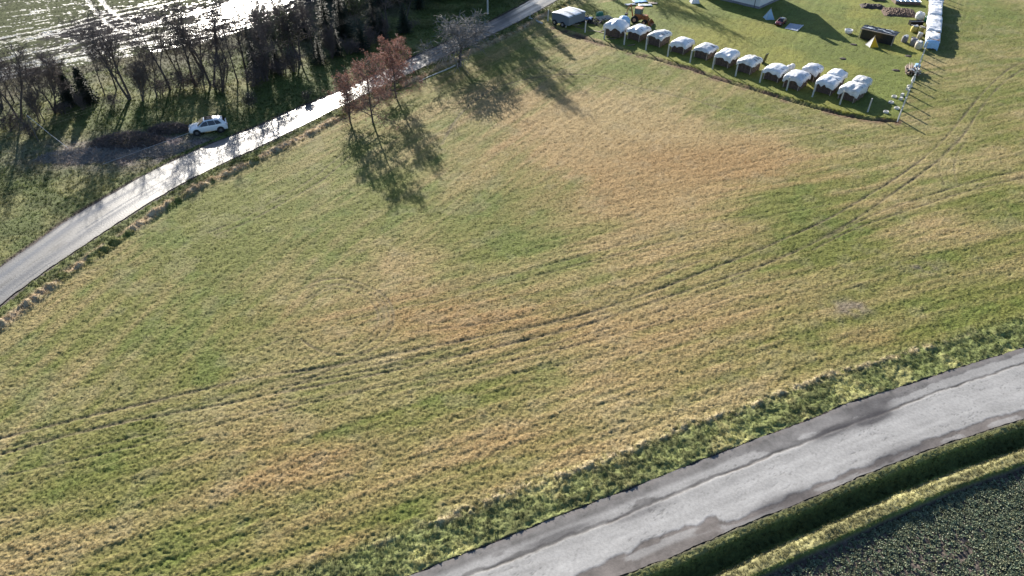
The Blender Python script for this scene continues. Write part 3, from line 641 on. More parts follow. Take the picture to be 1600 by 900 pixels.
TREES=[
 (104,150,bare_set(2),.6,'bare tree behind the two small spruces','bare_tree'),
 (222,158,bare_set(4),.6,'low spreading bare tree right of the foot of the twin trunks','bare_tree'),
 (245,152,bare_set(1),.55,'low bare tree in front of the slender ones','bare_tree'),
 (346,142,bare_set(4),.62,'low bare tree just above the white car','bare_tree'),
 (418,126,bare_set(1),.8,'dense bare tree at the start of the deep shade','bare_tree'),
 (22,160,bare_set(5),.62,'dense bare tree behind the large forked tree','bare_tree'),
 (70,190,bare_set(1),.45,'low dense bare tree in front of the brown one','bare_tree'),
 (182,140,bare_set(5),.7,'bare tree behind the twin trunked tree','bare_tree'),
 (285,122,bare_set(2),.7,'bare tree behind the reddish crowned one, by the wet field','bare_tree'),
 (318,112,bare_set(4),.75,'bare tree on the field edge between the two tall ones','bare_tree'),
 (356,104,bare_set(1),.75,'bare tree on the field edge left of the glare','bare_tree'),
 (410,100,con_set(2),.62,'squat dark spruce at the left end of the dense wood','spruce_tree'),
 (434,112,con_set(0),.55,'short dark spruce under the wires at the wood edge','spruce_tree'),
 (500,100,con_set(2),.55,'short broad spruce at the shaded wood edge, left of the green bush','spruce_tree'),
 (528,88,con_set(0),.62,'short dark spruce at the shaded wood edge above the lane','spruce_tree'),
 (566,80,con_set(2),.6,'short broad spruce just above the left rusty tree','spruce_tree'),
 (598,66,con_set(0),.66,'short dark spruce above the right rusty tree','spruce_tree'),
 (632,52,con_set(2),.6,'short broad spruce nearest the shaded lane','spruce_tree'), # px, py, set, height scale, label
 (30,188,bare_set(0),.92,'large forked bare tree at the left edge of the tree row','bare_tree'),
 (4,170,bare_set(4),.7,'bushy bare tree cut by the left edge of the photo','bare_tree'),
 (85,176,bare_set(4),.72,'dense brown bare tree left of the two small spruces','bare_tree'),
 (60,150,bare_set(2),.5,'low grey bare tree beside the wet field between two bigger bare trees','bare_tree'),
 (112,162,scon_set(0),1.05,'small dark spruce, left one of a close pair','spruce_tree'),
 (138,160,scon_set(1),1.15,'small dark spruce, right one of a close pair','spruce_tree'),
 (164,150,slim_set(0),.85,'thin bare tree just right of the two small spruces','bare_tree'),
 (205,155,bare_set(2),1.05,'big bare tree with twin trunks left of the slender ones','bare_tree'),
 (236,138,slim_set(1),.7,'slender bare tree standing right of the twin trunked tree','bare_tree'),
 (250,130,slim_set(2),.6,'shortest slender bare tree before the reddish crowned one','bare_tree'),
 (266,140,bare_set(1),1.0,'bare tree with a dense reddish brown crown','bare_tree'),
 (305,132,bare_set(3),1.05,'tall bare tree leaning left over the wet field','bare_tree'),
 (331,133,bare_set(0),1.05,'tall bare tree with upright limbs above the white car','bare_tree'),
 (350,126,slim_set(1),.95,'thin bare tree right of the upright limbed one','bare_tree'),
 (372,128,slim_set(0),1.1,'tall slim bare tree next to the glare on the field','bare_tree'),
 (386,117,bare_set(5),1.0,'bare tree below the brightest glare on the field','bare_tree'),
 (402,121,con_set(1),.85,'narrow dark spruce at the start of the dense trees','spruce_tree'),
 (425,105,bare_set(2),.85,'grey bare tree behind the overhead wires','bare_tree'),
 (448,101,ivy_set(0),.72,'ivy covered tree beside the grey twiggy crown','tree'),
 (470,95,bare_set(4),.85,'round pale twiggy tree among dark spruces','bare_tree'),
 (492,88,bare_set(1),.8,'pale twiggy tree right of the round one','bare_tree'),
 (478,58,con_set(0),.95,'tall dark spruce behind the pale twiggy tree','spruce_tree'),
 (512,66,con_set(1),1.15,'tallest narrow dark spruce in the dense trees','spruce_tree'),
 (536,58,con_set(2),.95,'broad dark spruce right of the narrow tall one','spruce_tree'),
 (560,62,ivy_set(1),.85,'green leafy tree behind the overhead wires','tree'),
 (585,52,con_set(0),.9,'dark spruce above the rusty leaved trees','spruce_tree'),
 (606,44,bare_set(3),.9,'brown bare tree above the tallest rusty leaved tree','bare_tree'),
 (632,34,ivy_set(0),.8,'yellowish green leafy tree at the top of the frame','tree'),
 (448,60,con_set(2),.75,'dark spruce right of the glare','spruce_tree'),
 (420,78,bare_set(0),.8,'bare tree between the glare and the dark spruces','bare_tree'),
 (655,14,con_set(1),.7,'small dark spruce near the top edge left of the road','spruce_tree'),
 (548,20,con_set(1),1.0,'dark spruce behind the broad spruce at the top edge','spruce_tree'),
 (590,14,con_set(2),1.0,'broad dark spruce reaching the top edge','spruce_tree'),
 (625,4,con_set(0),1.0,'dark spruce at the top edge near the road','spruce_tree'),
]
for k,(px,py,st,sc,lb,nm) in enumerate(TREES):
    p=S(px,py); make_tree(nm,lb,nm.split('_')[-1] if nm=='tree' else nm.replace('_',' '),st,(p.x,p.y,-.02),rng.uniform(0,6.28),(sc,sc,sc*.93))
# trees just beyond the top of the photograph (they shade the lane and the meadow edge)
OUT=[(-42,141,'c0',1.1),(-37,146,'c2',1.2),(-31,142,'c1',1.1),(-26,148,'c0',1.15),(-21,143,'i0',1.0),(-17,150,'c2',1.2),(-13,144,'c0',1.0),(-9.5,150,'b1',1.35),(-7,141,'c1',.95),(-3.5,147,'c2',1.0),(-.5,139,'b5',.6),(6.5,146,'i1',.8),(12,151,'c0',.85),(-33,152,'c0',1.3),(-22,156,'c2',1.3),(-12,157,'c0',1.3),(20,150,'b2',.9),(-48,150,'b1',1.2),(27,141,'b3',.75)]
OUT+=[(-36+i*2.5+rng.uniform(-1,1),131.5+rng.uniform(0,6),('c2','c0','i1')[i%3],1.0+.22*rng.random()) for i in range(14)]
OUT+=[(-50+i*3.9+rng.uniform(-1.2,1.2),143+rng.uniform(-2,8),'c2' if i%3 else 'i0',1.15+.3*rng.random()) for i in range(12)]
OUT+=[(-40+i*4.6+rng.uniform(-1,1),139+rng.uniform(-3,5),'c%d'%(i%3),.8+.25*rng.random()) for i in range(9)]
for (x,y,t,sc) in OUT:
    sc*=1.3
    st={'c':con_set,'i':ivy_set,'b':bare_set}[t[0]](int(t[1])); make_tree('spruce_tree' if t[0]=='c' else 'tree','tree standing beyond the far end of the lane, only its shadow in view','tree',st,(x,y,0),rng.uniform(0,6.28),sc,'trees beyond the top of the photo')
# shrubs under the trees
for k,(px,py,sc) in enumerate([(15,205,.8),(62,190,.9),(100,178,.7),(180,165,.6),(225,150,.8),(250,148,1.0),(285,140,.9),(318,140,.8),(345,140,.7),(395,135,.9),(415,128,1.0),(440,118,1.0),(462,112,1.1),(520,92,1.0),(545,84,1.0),(575,74,1.0),(600,66,.9),(640,48,.8),(50,212,.7),(130,172,.5)]):
    p=S(px,py); lb=['leafless shrub under the leftmost forked tree','leafless shrub by the brown bare tree','low leafless shrub before the small spruces','small leafless shrub by the thin bare tree','leafless shrub right of the twin trunks','dark leafless thicket under the reddish crown','leafless shrub by the leaning tree','leafless shrub between the leaning and upright trees','small leafless shrub above the white car','leafless shrub below the glare','leafless shrub at the start of the dark wood','dark leafless shrub under the wires, first from left','dark leafless shrub under the wires, second from left','dark leafless shrub at the shaded wood edge, lower','dark leafless shrub at the shaded wood edge, middle','dark leafless shrub at the shaded wood edge, upper','leafless shrub above the rusty trees','leafless shrub at the wood edge nearest the road','low leafless shrub in front of the forked tree','tiny leafless shrub between the small spruces'][k]
    make_tree('shrub',lb,'shrub',shrub_set(k%3),(p.x,p.y,-.02),k*1.3,[(sc*1.1,sc*1.1,sc*.75),(sc*.8,sc*.9,sc*1.15),(sc*1.2,sc*1.0,sc*.55)][(k*7)%3])
for k,(px,py,sc,lb) in enumerate([(298,140,.5,'small tan dry bush below the leaning bare tree'),(392,170,.55,'leafy green bush by the lane, left of the shaded bank'),(480,158,.35,'small green bush on the lane edge in front of the shaded bank')]):
    p=S(px,py); t=thing('bush',lb,'bush',(p.x,p.y,0),k*2.); t.scale=(sc*1.3,sc*1.3,sc)
    link('twigs',shrub[k][1],t,'stuff'); link('foliage',leafy(shrub[k],900,.09,'ivy' if k else 'redleaf',80+k),t,'stuff')
# the three rusty-leaved alders
AL=[(547,190,5.6,101,'smaller sparse rusty leaved tree, left of the three by the lane',.72),(583,192,7.4,102,'tallest rusty leaved tree, middle of the three by the lane',1.0),(619,152,7.0,103,'full crowned rusty leaved tree, right of the three by the lane',1.25)]
for (px,py,H,sd_,lb,dn) in AL:
    src=bare_tree_meshes(sd_,H,kids=(26,9,4),ang=(1.15,.75,.7),up=(.06,.03,.02,0),lens=(.44,.48,.45),frm=(.13,.08,.08),rad=.13,rmin=.014,wob=(.03,.1,.2,.2))
    p=S(px,py); t=thing('rusty_tree',lb,'tree',(p.x,p.y,-.03),sd_*.7)
    link('trunk',src[0],t); link('twigs',src[1],t,'stuff')
    r=random.Random(sd_); pts=[]
    for i in range(int(9500*dn*dn)):
        P,d=r.choice(src[2]); q=P[r.randrange(len(P))].lerp(P[-1],r.random())+Vector((r.gauss(0,.09),r.gauss(0,.09),r.gauss(0,.09))); pts.append(q)
    link('foliage',leaf_mesh('foliage',pts,.058,M['redleaf'],sd_),t,'stuff')
# pale spreading fruit tree on the lane bank
src=bare_tree_meshes(111,5.0,kids=(14,10,12),ang=(1.0,.75,.8),up=(.05,.06,-.02,-.1),lens=(.95,.55,.5),frm=(.45,.12,.1),rad=.2,rmin=.019,wob=(.08,.18,.25,.3),m='bark',tm='twig_pale')
p=S(718,103); t=thing('pruned_fruit_tree','broad silvery bare fruit tree with a flat crown beside the lane','tree',(p.x,p.y,-.05),.6); t.scale=(1.5,1.5,.95)
link('trunk',src[0],t); link('twigs',src[1],t,'stuff')

# ---------------------------------------------------------------- brush heaps, poles, wires
def twigheap(px,py,rx,ry,h,n,label,seed,rz=0,m='twig'):
    r=random.Random(seed); b=MB(); 
    for i in range(n):
        a=r.uniform(0,6.28); f=math.sqrt(r.random()); x=math.cos(a)*f*rx; y=math.sin(a)*f*ry; z=h*(1-f*f)*r.random()
        d=Vector((r.gauss(0,1),r.gauss(0,1),r.gauss(0,.28))).normalized()*r.uniform(.4,1.3); p=Vector((x,y,z+.05))
        b.tube(p-d*.5,p+d*.5,r.uniform(.012,.035),.01,3,cap=False)
    p=S(px,py); t=b.build('brush_heap',M[m]); t.location=(p.x,p.y,0); t.rotation_euler=(0,0,rz); return tag(t,label,'brush heap')
twigheap(200,222,4.2,2.0,1.2,1500,'large dark heap of cut branches left of the white car',1,.1)
twigheap(266,203,2.6,1.3,.9,800,'dark heap of cut branches just left of the white car bonnet',2,.1)
twigheap(140,243,5.5,2.0,.15,1500,'pale thin scatter of cut twigs spread on the ground below the tree row',3,.15,'twig_pale')
twigheap(240,238,3.6,1.4,.15,800,'thin scatter of mauve twigs between branch heap and lane',4,.3,'twig_pale')
def utility_pole(px,py,h,label):
    p=S(px,py); t=thing('utility_pole',label,'pole',(p.x,p.y,0))
    b=MB(); b.tube((0,0,-.2),(0,0,h),.16,.10,10); b.build('pole_shaft',M['concrete'],t)
    b=MB(); b.box((0,0,h-.25),(1.6,.09,.09),rz=-1.1); b.build('crossarm',M['steel'],t)
    for s in (-1,0,1):
        b=MB(); q=Vector((math.cos(-1.1)*s*.7,math.sin(-1.1)*s*.7,h-.2)); b.tube(q,q+Vector((0,0,.18)),.04,.03,6); b.build('insulator',M['cloth'],t)
    return p
P1=utility_pole(762,22,8.4,'grey concrete pole beside the lane at the top of the photo')
A=S(-380,330,8.2); A.z=0
t=thing('utility_pole','grey concrete pole outside the left edge carrying the three wires','pole',A)
b=MB(); b.tube((0,0,-.2),(0,0,8.4),.16,.10,10); b.build('pole_shaft',M['concrete'],t)
for k,s in enumerate((-1,0,1)):
    off=Vector((math.cos(-1.1)*s*.7,math.sin(-1.1)*s*.7,0)); b=MB(); pts=[]
    for i in range(41):
        f=i/40; q=(A+off).lerp(P1+off,f); q.z=8.35-4*1.5*f*(1-f); pts.append(q)
    b.path(pts,[.0045]*41,4); o=b.build('overhead_wire',M['cable']); tag(o,['lowest of the three overhead wires across the trees','middle of the three overhead wires across the trees','uppermost of the three overhead wires across the trees'][k],'wire','overhead wires')
a=S(42,180,3.2); b_=S(107,232,0); b=MB(); b.path([a,(a+b_)/2+Vector((0,0,-.1)),b_],[.025]*3,6); o=b.build('stay_wire',M['galv']); tag(o,'bright slanting stay wire in front of the left trees','wire')
a=S(159,257,.1); b_=S(297,207,.5); b=MB(); b.path([a,(a+b_)/2,b_],[.022]*3,6); o=b.build('stay_wire',M['galv']); tag(o,'long thin bright wire along the ground running up to the white car','wire')
for px,py in ((42,180),):
    p=S(42,180,3.2); b=MB(); b.tube((0,0,-.1),(0,0,3.3),.06,.05,6); o=b.build('wooden_stake',M['bark2']); o.location=(p.x,p.y,0); tag(o,'thin wooden stake holding the bright stay wire','stake')

# ---------------------------------------------------------------- car
def make_car(label, loc, rz, paint, L=4.3, W=1.82, Hh=1.62, sc=1):
    t=thing('parked_car',label,'car',loc,rz,sc=sc)
    # stations: x from rear (-) to front (+): (x, halfwidth, zbelt, ztop, roofhalf)
    st=[(-2.15,.70,.72,.80,.60),(-2.12,.80,.98,1.06,.66),(-1.95,.86,1.04,1.20,.66),(-1.72,.89,1.05,1.47,.60),(-1.45,.90,1.04,1.57,.60),(-.7,.91,1.01,1.62,.62),(-.1,.91,.98,1.62,.62),(.3,.91,.96,1.56,.60),(.75,.91,.95,1.27,.66),(1.12,.90,.94,1.00,.76),(1.6,.88,.86,.93,.70),(1.95,.82,.74,.82,.62),(2.12,.68,.58,.66,.5)]
    b=MB(); rings=[]
    arches=(-1.32,1.32)
    for (x,hw_,zb,zt,rh) in st:
        zs=.30
        rings.append([(x,-hw_*.9,zs),(x,-hw_,.50),(x,-hw_*.995,zb*.75+.12),(x,-hw_*.965,zb),(x,-rh-.02,zt-.05),(x,-rh*.6,zt),(x,0,zt+.015),(x,rh*.6,zt),(x,rh+.02,zt-.05),(x,hw_*.965,zb),(x,hw_*.995,zb*.75+.12),(x,hw_,.50),(x,hw_*.9,zs)])
    n=len(rings[0]); vs=[p for r_ in rings for p in r_]; fs=[]
    for i in range(len(rings)-1):
        for j in range(n-1): fs.append((i*n+j,(i+1)*n+j,(i+1)*n+j+1,i*n+j+1))
        fs.append((i*n+n-1,(i+1)*n+n-1,(i+1)*n,i*n))
    fs.append(tuple(range(n))); fs.append(tuple(range((len(rings)-1)*n,len(rings)*n))[::-1]); b.add(vs,fs)
    o=b.build('body',paint,t,True)
    mdf=o.modifiers.new('soft','BEVEL'); mdf.width=.03; mdf.segments=2; mdf.limit_method='ANGLE'
    def pane(name,pts,m=M['glass'],off=.012):
        b=MB(); P=[Vector(p) for p in pts]; nn=(P[1]-P[0]).cross(P[2]-P[0]).normalized()
        c=sum(P,Vector())/len(P)
        if nn.dot(c-Vector((0,0,.9)))<0: nn=-nn
        Q=[p+nn*off for p in P]; Q2=[p-nn*.01 for p in P]; k=len(P)
        b.add([tuple(q) for q in Q+Q2],[tuple(range(k)),tuple(range(2*k-1,k-1,-1))]+[(i,(i+1)%k,k+(i+1)%k,k+i) for i in range(k)]); return b.build(name,m,t)
    for s in (-1,1):
        pane('side_window',[(.95,s*.885,1.0),(.42,s*.70,1.40),(-.02,s*.67,1.52),(-.06,s*.885,1.03)],off=.025)
        pane('side_window',[(-.12,s*.885,1.03),(-.08,s*.67,1.52),(-.75,s*.68,1.52),(-.92,s*.885,1.06)],off=.025)
        pane('side_window',[(-.98,s*.885,1.07),(-.82,s*.68,1.51),(-1.25,s*.68,1.47),(-1.6,s*.86,1.12)],off=.03)
        b=MB(); b.box((.78,s*.99,1.02),(.16,.18,.12)); b.build('mirror',paint,t)
        pane('tail_light',[(-2.13,s*.55,.78),(-2.13,s*.78,.78),(-2.0,s*.84,1.0),(-2.12,s*.6,1.0)],M['lampred'],.03)
        pane('headlight',[(2.1,s*.45,.62),(2.02,s*.78,.62),(1.9,s*.8,.78),(2.05,s*.5,.74)],M['lampclear'],.035)
    pane('windscreen',[(1.05,-.72,1.02),(1.05,.72,1.02),(.36,.56,1.54),(.36,-.56,1.54)],off=.03)
    pane('rear_window',[(-1.98,-.6,1.14),(-1.98,.6,1.14),(-1.74,.54,1.45),(-1.74,-.54,1.45)],off=.03)
    pane('sunroof',[(.2,-.48,1.615),(.2,.48,1.615),(-.7,.48,1.635),(-.7,-.48,1.635)],off=.02)
    b=MB(); b.box((2.13,0,.5),(.06,.9,.14)); b.build('grille',M['steel'],t)
    b=MB(); b.box((-2.17,0,.62),(.03,.5,.12)); b.build('number_plate',M['plate'],t)
    for x in arches:
        for s in (-1,1):
            b=MB(); b.tube((x,s*.62,.36),(x,s*.918,.36),.42,.42,20); b.build('wheel_arch',M['rubber'],t)
            wb=MB(); wb.tube((x,s*.70,.34),(x,s*.935,.34),.34,.34,20); wo=wb.build('wheel',M['rubber'],t)
            wb=MB(); wb.tube((x,s*.90,.34),(x,s*.945,.34),.2,.17,12); wb.build('rim',M['rim'],wo)
    return t
pa=S(308,212); pb=S(347,206.5); d=(pa-pb); c=(pa+pb)/2
nrm=Vector((-d.y,d.x,0)).normalized(); 
if nrm.y<0: nrm=-nrm
make_car('white compact crossover car parked on the grass beside the lane',c+nrm*.85,math.atan2(d.y,d.x),M['carpaint'],sc=1.02)
# small dark red car in the shade of the house
p=S(1219,38); make_car('small dark red car parked in the shadow of the house',p,R_(-128),M['redpaint'],sc=.62)

# ---------------------------------------------------------------- fence posts
def post(name,p,h,label,group,w_=.17):
    b=MB(); b.box((0,0,h/2-.1),(w_,w_,h+.2),top=.9); o=b.build(name,M['concrete']); o.location=p; return tag(o,label,'fence post',group)
fdir=(S(1312,163)-S(884,43)).normalized(); frz=math.atan2(fdir.y,fdir.x)
ordn=['first','second','third','fourth','fifth','sixth','seventh','eighth','ninth','tenth','eleventh','twelfth','thirteenth','fourteenth','fifteenth','sixteenth']
for k,(px,py) in enumerate(FENCE_PX):
    p=S(px,py); o=post('concrete_post',p,1.85,['white concrete post left of the covered trailer','white concrete post at the right corner of the covered trailer','white concrete post in front of the scrap and pipes','white concrete post in front of the first woodpile from the left'][k] if k<4 else 'white concrete post beside the %s covered woodpile from the left'%ordn[k-3] if k<14 else 'lone white concrete post right of the last woodpile','posts along the meadow side of the yard')
    o.rotation_euler=(rng.gauss(0,.012),rng.gauss(0,.012),frz)
# right-hand fence
fa=S(1403.5,185.5); fb=S(1475,0); fd=fb-fa; FLn=fd.length; fd.normalize()
PS=3.1; nps=int(FLn*1.06/PS)
ft=thing('wire_mesh_fence','wire mesh fence on concrete posts along the right side of the yard','fence',fa,math.atan2(fd.y,fd.x))
for k in range(nps+1):
    b=MB(); b.box((k*PS,0,.8),(.22,.22,1.8),top=.9); b.build('concrete_post',M['concrete'],ft)
    if k<nps:
        b=MB()
        for j in range(7): b.tube((k*PS+.08,.0,.08+j*.25),((k+1)*PS-.08,.0,.08+j*.25),.0035,n=3,cap=False)
        for j in range(9): b.tube((k*PS+.1+j*.36,.0,.06),(k*PS+.1+j*.36,.0,1.6),.003,n=3,cap=False)
        b.build('mesh_panel',M['wire'],ft,kind='stuff')
# leaning corner brace
b=MB(); b.tube((-1.1,-.02,0),(-.02,0,1.5),.06,.06,6); b.build('brace',M['concrete'],ft)

# ---------------------------------------------------------------- covered woodpiles
def tarp_mesh(w_,d_,top,dome,skirt,seed,amp=.05,jag=.16,corner_drop=.0):
    r=np.random.default_rng(seed); nx,ny=22,20; u=np.linspace(-1.25,1.25,nx); v=np.linspace(-1.25,1.25,ny)
    vs=[]
    for a in v:
        for c in u:
            ua=max(-1,min(1,c)); va=max(-1,min(1,a)); ex=max(0,abs(c)-1)/.25; ey=max(0,abs(a)-1)/.25
            z=top+(dome+.1)*(1-ua*ua)*(1-.6*va*va)-.07*(ua**4+va**4)+.07
            e=max(ex,ey); jj=float(lattice_noise(np.array([ua*3+va*2+seed*3.3]),np.array([va*3-ua+seed*1.7]),77)[0])
            z-=e*skirt*(1+jag*3*(jj-.5))
            x=ua*w_/2+math.copysign(.04+.03*ex,c)*(ex>0)*1.0+0; y=va*d_/2+math.copysign(.04+.03*ey,a)*(ey>0)
            wr=float(fbm(np.array([x+seed*9.1]),np.array([y*.45-seed*5.3]),2.2,90+seed%5,3)[0])-.5
            vs.append((x+(ex>0)*wr*.1,y+(ey>0)*wr*.1,z+wr*amp*4*(1-.5*e)))
    b=MB(); b.add(vs,[(i*nx+j,i*nx+j+1,(i+1)*nx+j+1,(i+1)*nx+j) for i in range(ny-1) for j in range(nx-1)])
    return b
def logs_mesh(w_,d_,h,seed):
    r=random.Random(seed); b=MB(); L=.5; s=.135
    # rows of split logs lying across: ends show on the long sides (x faces), sides on the others
    rows=int(h/s); 
    for i in range(rows):
        z=.12+s*i+s/2
        for j in range(int(d_/s)):
            for sx in (-1,1):
                x=sx*(w_/2-L/2+r.gauss(0,.03)); rr=s*.5*r.uniform(.8,1.08); y=-d_/2+s*(j+.5)+r.gauss(0,.01)
                b.tube((x-L/2,y,z),(x+L/2,y,z+r.gauss(0,.01)),rr,rr,5,0,False)
                xe=x+sx*L/2; b.add([(xe,y+rr*math.cos(q*1.257),z+rr*math.sin(q*1.257)) for q in range(5)],[(0,1,2,3,4) if sx>0 else (4,3,2,1,0)],1)
        for k in range(int(w_/.5)):
            for sy in (-1,1):
                rr=s*.5*r.uniform(.8,1.05); x=-w_/2+.5*(k+.5); b.tube((x-.24,sy*(d_/2+.02+r.gauss(0,.012)),z),(x+.24,sy*(d_/2+.02+r.gauss(0,.012)),z),rr,rr,5,0)
    return b
WSIZE=(2.05,2.35,1.25)
logvar=[logs_mesh(2.05,2.35,1.2,s).mesh('logs',[M['log'],M['logend']]) for s in (1,2)]
logback=logs_mesh(1.9,2.0,1.25,3).mesh('logs',[M['log'],M['logend']])
def woodpile(p,rz,label,seed,sc=(1,1,1),straps=2,skirt=.34,dome=.2,back=False,tm='tarp',amp=.05):
    t=thing('covered_woodpile',label,'woodpile',p,rz,'covered woodpiles along the fence'); t.scale=sc
    w_,d_=(1.9,2.0) if back else WSIZE[:2]
    link('logs',logback if back else logvar[seed%2],t,'stuff')
    b=MB()
    for j in range(3): b.box((0,-d_/2+.2+j*(d_/2-.2),.05),(w_*1.02,.12,.1))
    b.build('pallet',M['wood'],t)
    for sx,sy in ((-1,-1),(1,-1),(-1,1),(1,1)):
        b=MB(); b.box((sx*(w_/2-.1),sy*(d_/2+.13),.66),(.07,.07,1.32)); b.build('support_stake',M['woodpale'],t)
    b=tarp_mesh(w_+.16,d_+.3,1.42,dome,skirt+.1,seed,amp,.26); b.build('tarp',M[('tarp','tarp_worn','tarp','tarp_dirty')[seed%4]],t,True)
    r=random.Random(seed)
    for k in range(max(1,straps)):
        y=r.uniform(-.8,.8); pts=[]
        for i in range(9):
            u=-1+i/4; pts.append(Vector((u*w_/2*1.04,y+r.gauss(0,.03),1.47+dome*(1-u*u)*(1-.6*(y/1.2)**2)+.03+r.uniform(0,.03))))
        b=MB(); b.path(pts,[.03]*9,4); b.build('strap',M['strap'],t)
    return t
WP=[((999,48),'woodpile under a white tarp, second from the left, with grey battens on top',2,3,.25,.18),
 ((1031,56),'woodpile under a wrinkled white tarp tied down with cords, third from the left',3,3,.22,.16),
 ((1067,67),'woodpile under a smooth domed white tarp, fourth from the left',4,0,.5,.3),
 ((1104,76),'woodpile under a white tarp with two long creases, fifth from the left',5,2,.3,.2),
 ((1137,87),'woodpile under a low white tarp, sixth from the left',6,0,.42,.18),
 ((1172,97),'woodpile under a white tarp with dark patches, seventh from the left beside a black board',7,4,.32,.2),
 ((1214,109),'woodpile under a white tarp, eighth from the left, loose sacks behind it',8,1,.42,.14),
 ((1246,121),'front woodpile of the first double row under a white tarp',9,0,.45,.12),
 ((1296,128),'front woodpile of the second double row under a white tarp',10,0,.42,.14),
 ((1334,139),'front woodpile of the last double row under a white tarp, nearest the corner',11,0,.55,.14)]
for (pp,lb,sd_,stp,sk_,dm) in WP:
    p=S(pp[0],pp[1]-3,1.5); p.z=0; woodpile(p,frz+rng.gauss(0,.04),lb,sd_,(rng.uniform(1.06,1.15),rng.uniform(1.08,1.2),rng.uniform(1.05,1.25)),stp,sk_,dm,amp=.05+.012*(sd_%4))
for (pp,lb,sd_) in [((1271,104),'rear woodpile of the first double row under a white tarp',21),((1309,113),'rear woodpile of the second double row under a domed white tarp',22),((1348,124),'rear woodpile of the last double row under a white tarp',23)]:
    p=S(pp[0],pp[1],1.75); p.z=0; woodpile(p,frz+rng.gauss(0,.03),lb,sd_,(1.0,1.0,1.2),0,.45,.2,True)
# first pile: bulky thing under a draped white sheet, partly over blue
p=S(963,42,1.3); p.z=0
t=thing('covered_woodpile','bulky pile under a loosely draped white sheet, leftmost of the covered piles','woodpile',p,frz+.15,sc=1.22)
link('logs',logvar[0],t,'stuff'); b=tarp_mesh(2.5,2.5,1.5,.35,.7,31,.12,.5); b.build('tarp',M['tarp'],t,True)
p=S(975,28,1.2); p.z=0; t=thing('blue_tarp_heap','blue tarpaulin bundled over junk behind the leftmost covered pile','tarpaulin',p,.3)
b=tarp_mesh(1.7,1.3,1.1,.3,.9,32,.14,.5); b.build('tarp',M['blue_pale'],t,True); b=MB(); b.box((0,0,.5),(1.4,1.0,1.0)); b.build('crate',M['steel'],t)
# sacks behind the eighth pile
for k,(px,py) in enumerate([(1234,103),(1239,101)]):
    p=S(px,py,.8); r=random.Random(k)
    b=MB(); rings=[]
    for i,(z,rr) in enumerate([(0,.3),(.25,.42),(.6,.42),(.85,.3),(.95,.1)]): rings.append([(math.cos(a*.785)*rr*r.uniform(.85,1.1),math.sin(a*.785)*rr*r.uniform(.85,1.1),z) for a in range(8)])
    b.add([q for g_ in rings for q in g_],[(i*8+j,i*8+(j+1)%8,(i+1)*8+(j+1)%8,(i+1)*8+j) for i in range(4) for j in range(8)]+[tuple(range(32,40))]); o=b.build('sack',M['cloth'],None,True); o.location=(p.x,p.y,0); tag(o,['left white sack behind the eighth woodpile','right white sack behind the eighth woodpile'][k],'sack')
# black board leaning at the seventh pile
p=S(1194,99); b=MB(); b.box((0,0,.75),(.08,1.0,1.5),rx=0,ry=.2); o=b.build('black_board',M['black']); o.location=p; o.rotation_euler=(0,0,frz); tag(o,'black board leaning beside the seventh covered woodpile','board')

# ---------------------------------------------------------------- trailer
a=S(861,38); c=S(887,46); e=c-a; n_=Vector((-e.y,e.x,0)).normalized(); TW=e.length; TD=4.3
t=thing('covered_trailer','dark two axle trailer with a grey banded tarpaulin roof in the yard corner','trailer',(a+c)/2+n_*(TD/2+.15),math.atan2(e.y,e.x))
b=MB(); b.box((0,0,1.2),(TW,TD,1.35)); b.build('trailer_body',M['trailer'],t)
nx,ny=12,16; r=random.Random(2); b=MB(); hz=lambda u,v:1.9+.28*(1-u*u)*(1-.5*v*v)
vs=[(u*(TW/2+.08),v*(TD/2+.08),hz(u,v)+r.uniform(-.012,.012)) for v in [k/ny*2-1 for k in range(ny+1)] for u in [k/nx*2-1 for k in range(nx+1)]]
b.add(vs,[(j_*(nx+1)+i_,j_*(nx+1)+i_+1,(j_+1)*(nx+1)+i_+1,(j_+1)*(nx+1)+i_) for j_ in range(ny) for i_ in range(nx)],0)
b.m=[1 if ((k//nx)%8 in (4,5)) else 0 for k in range(len(b.f))]
o=b.build('roof_tarpaulin',[M['tarp_grey'],M['trailer']],t,True); o.modifiers.new('t','SOLIDIFY').thickness=.04
for s_ in (-1,1):
    for x in (-TW*.32,TW*.16): wb=MB(); wb.tube((x,s_*(TD/2-.35),.45),(x,s_*(TD/2+.12),.45),.45,.45,18); wo=wb.build('wheel',M['rubber'],t); wb=MB(); wb.tube((x,s_*(TD/2+.08),.45),(x,s_*(TD/2+.15),.45),.24,.2,12); wb.build('rim',M['galv'],wo)
b=MB(); b.tube((TW/2,-.4,.6),(TW/2+1,0,.6),.05); b.tube((TW/2,.4,.6),(TW/2+1,0,.6),.05); b.build('drawbar',M['steel'],t)

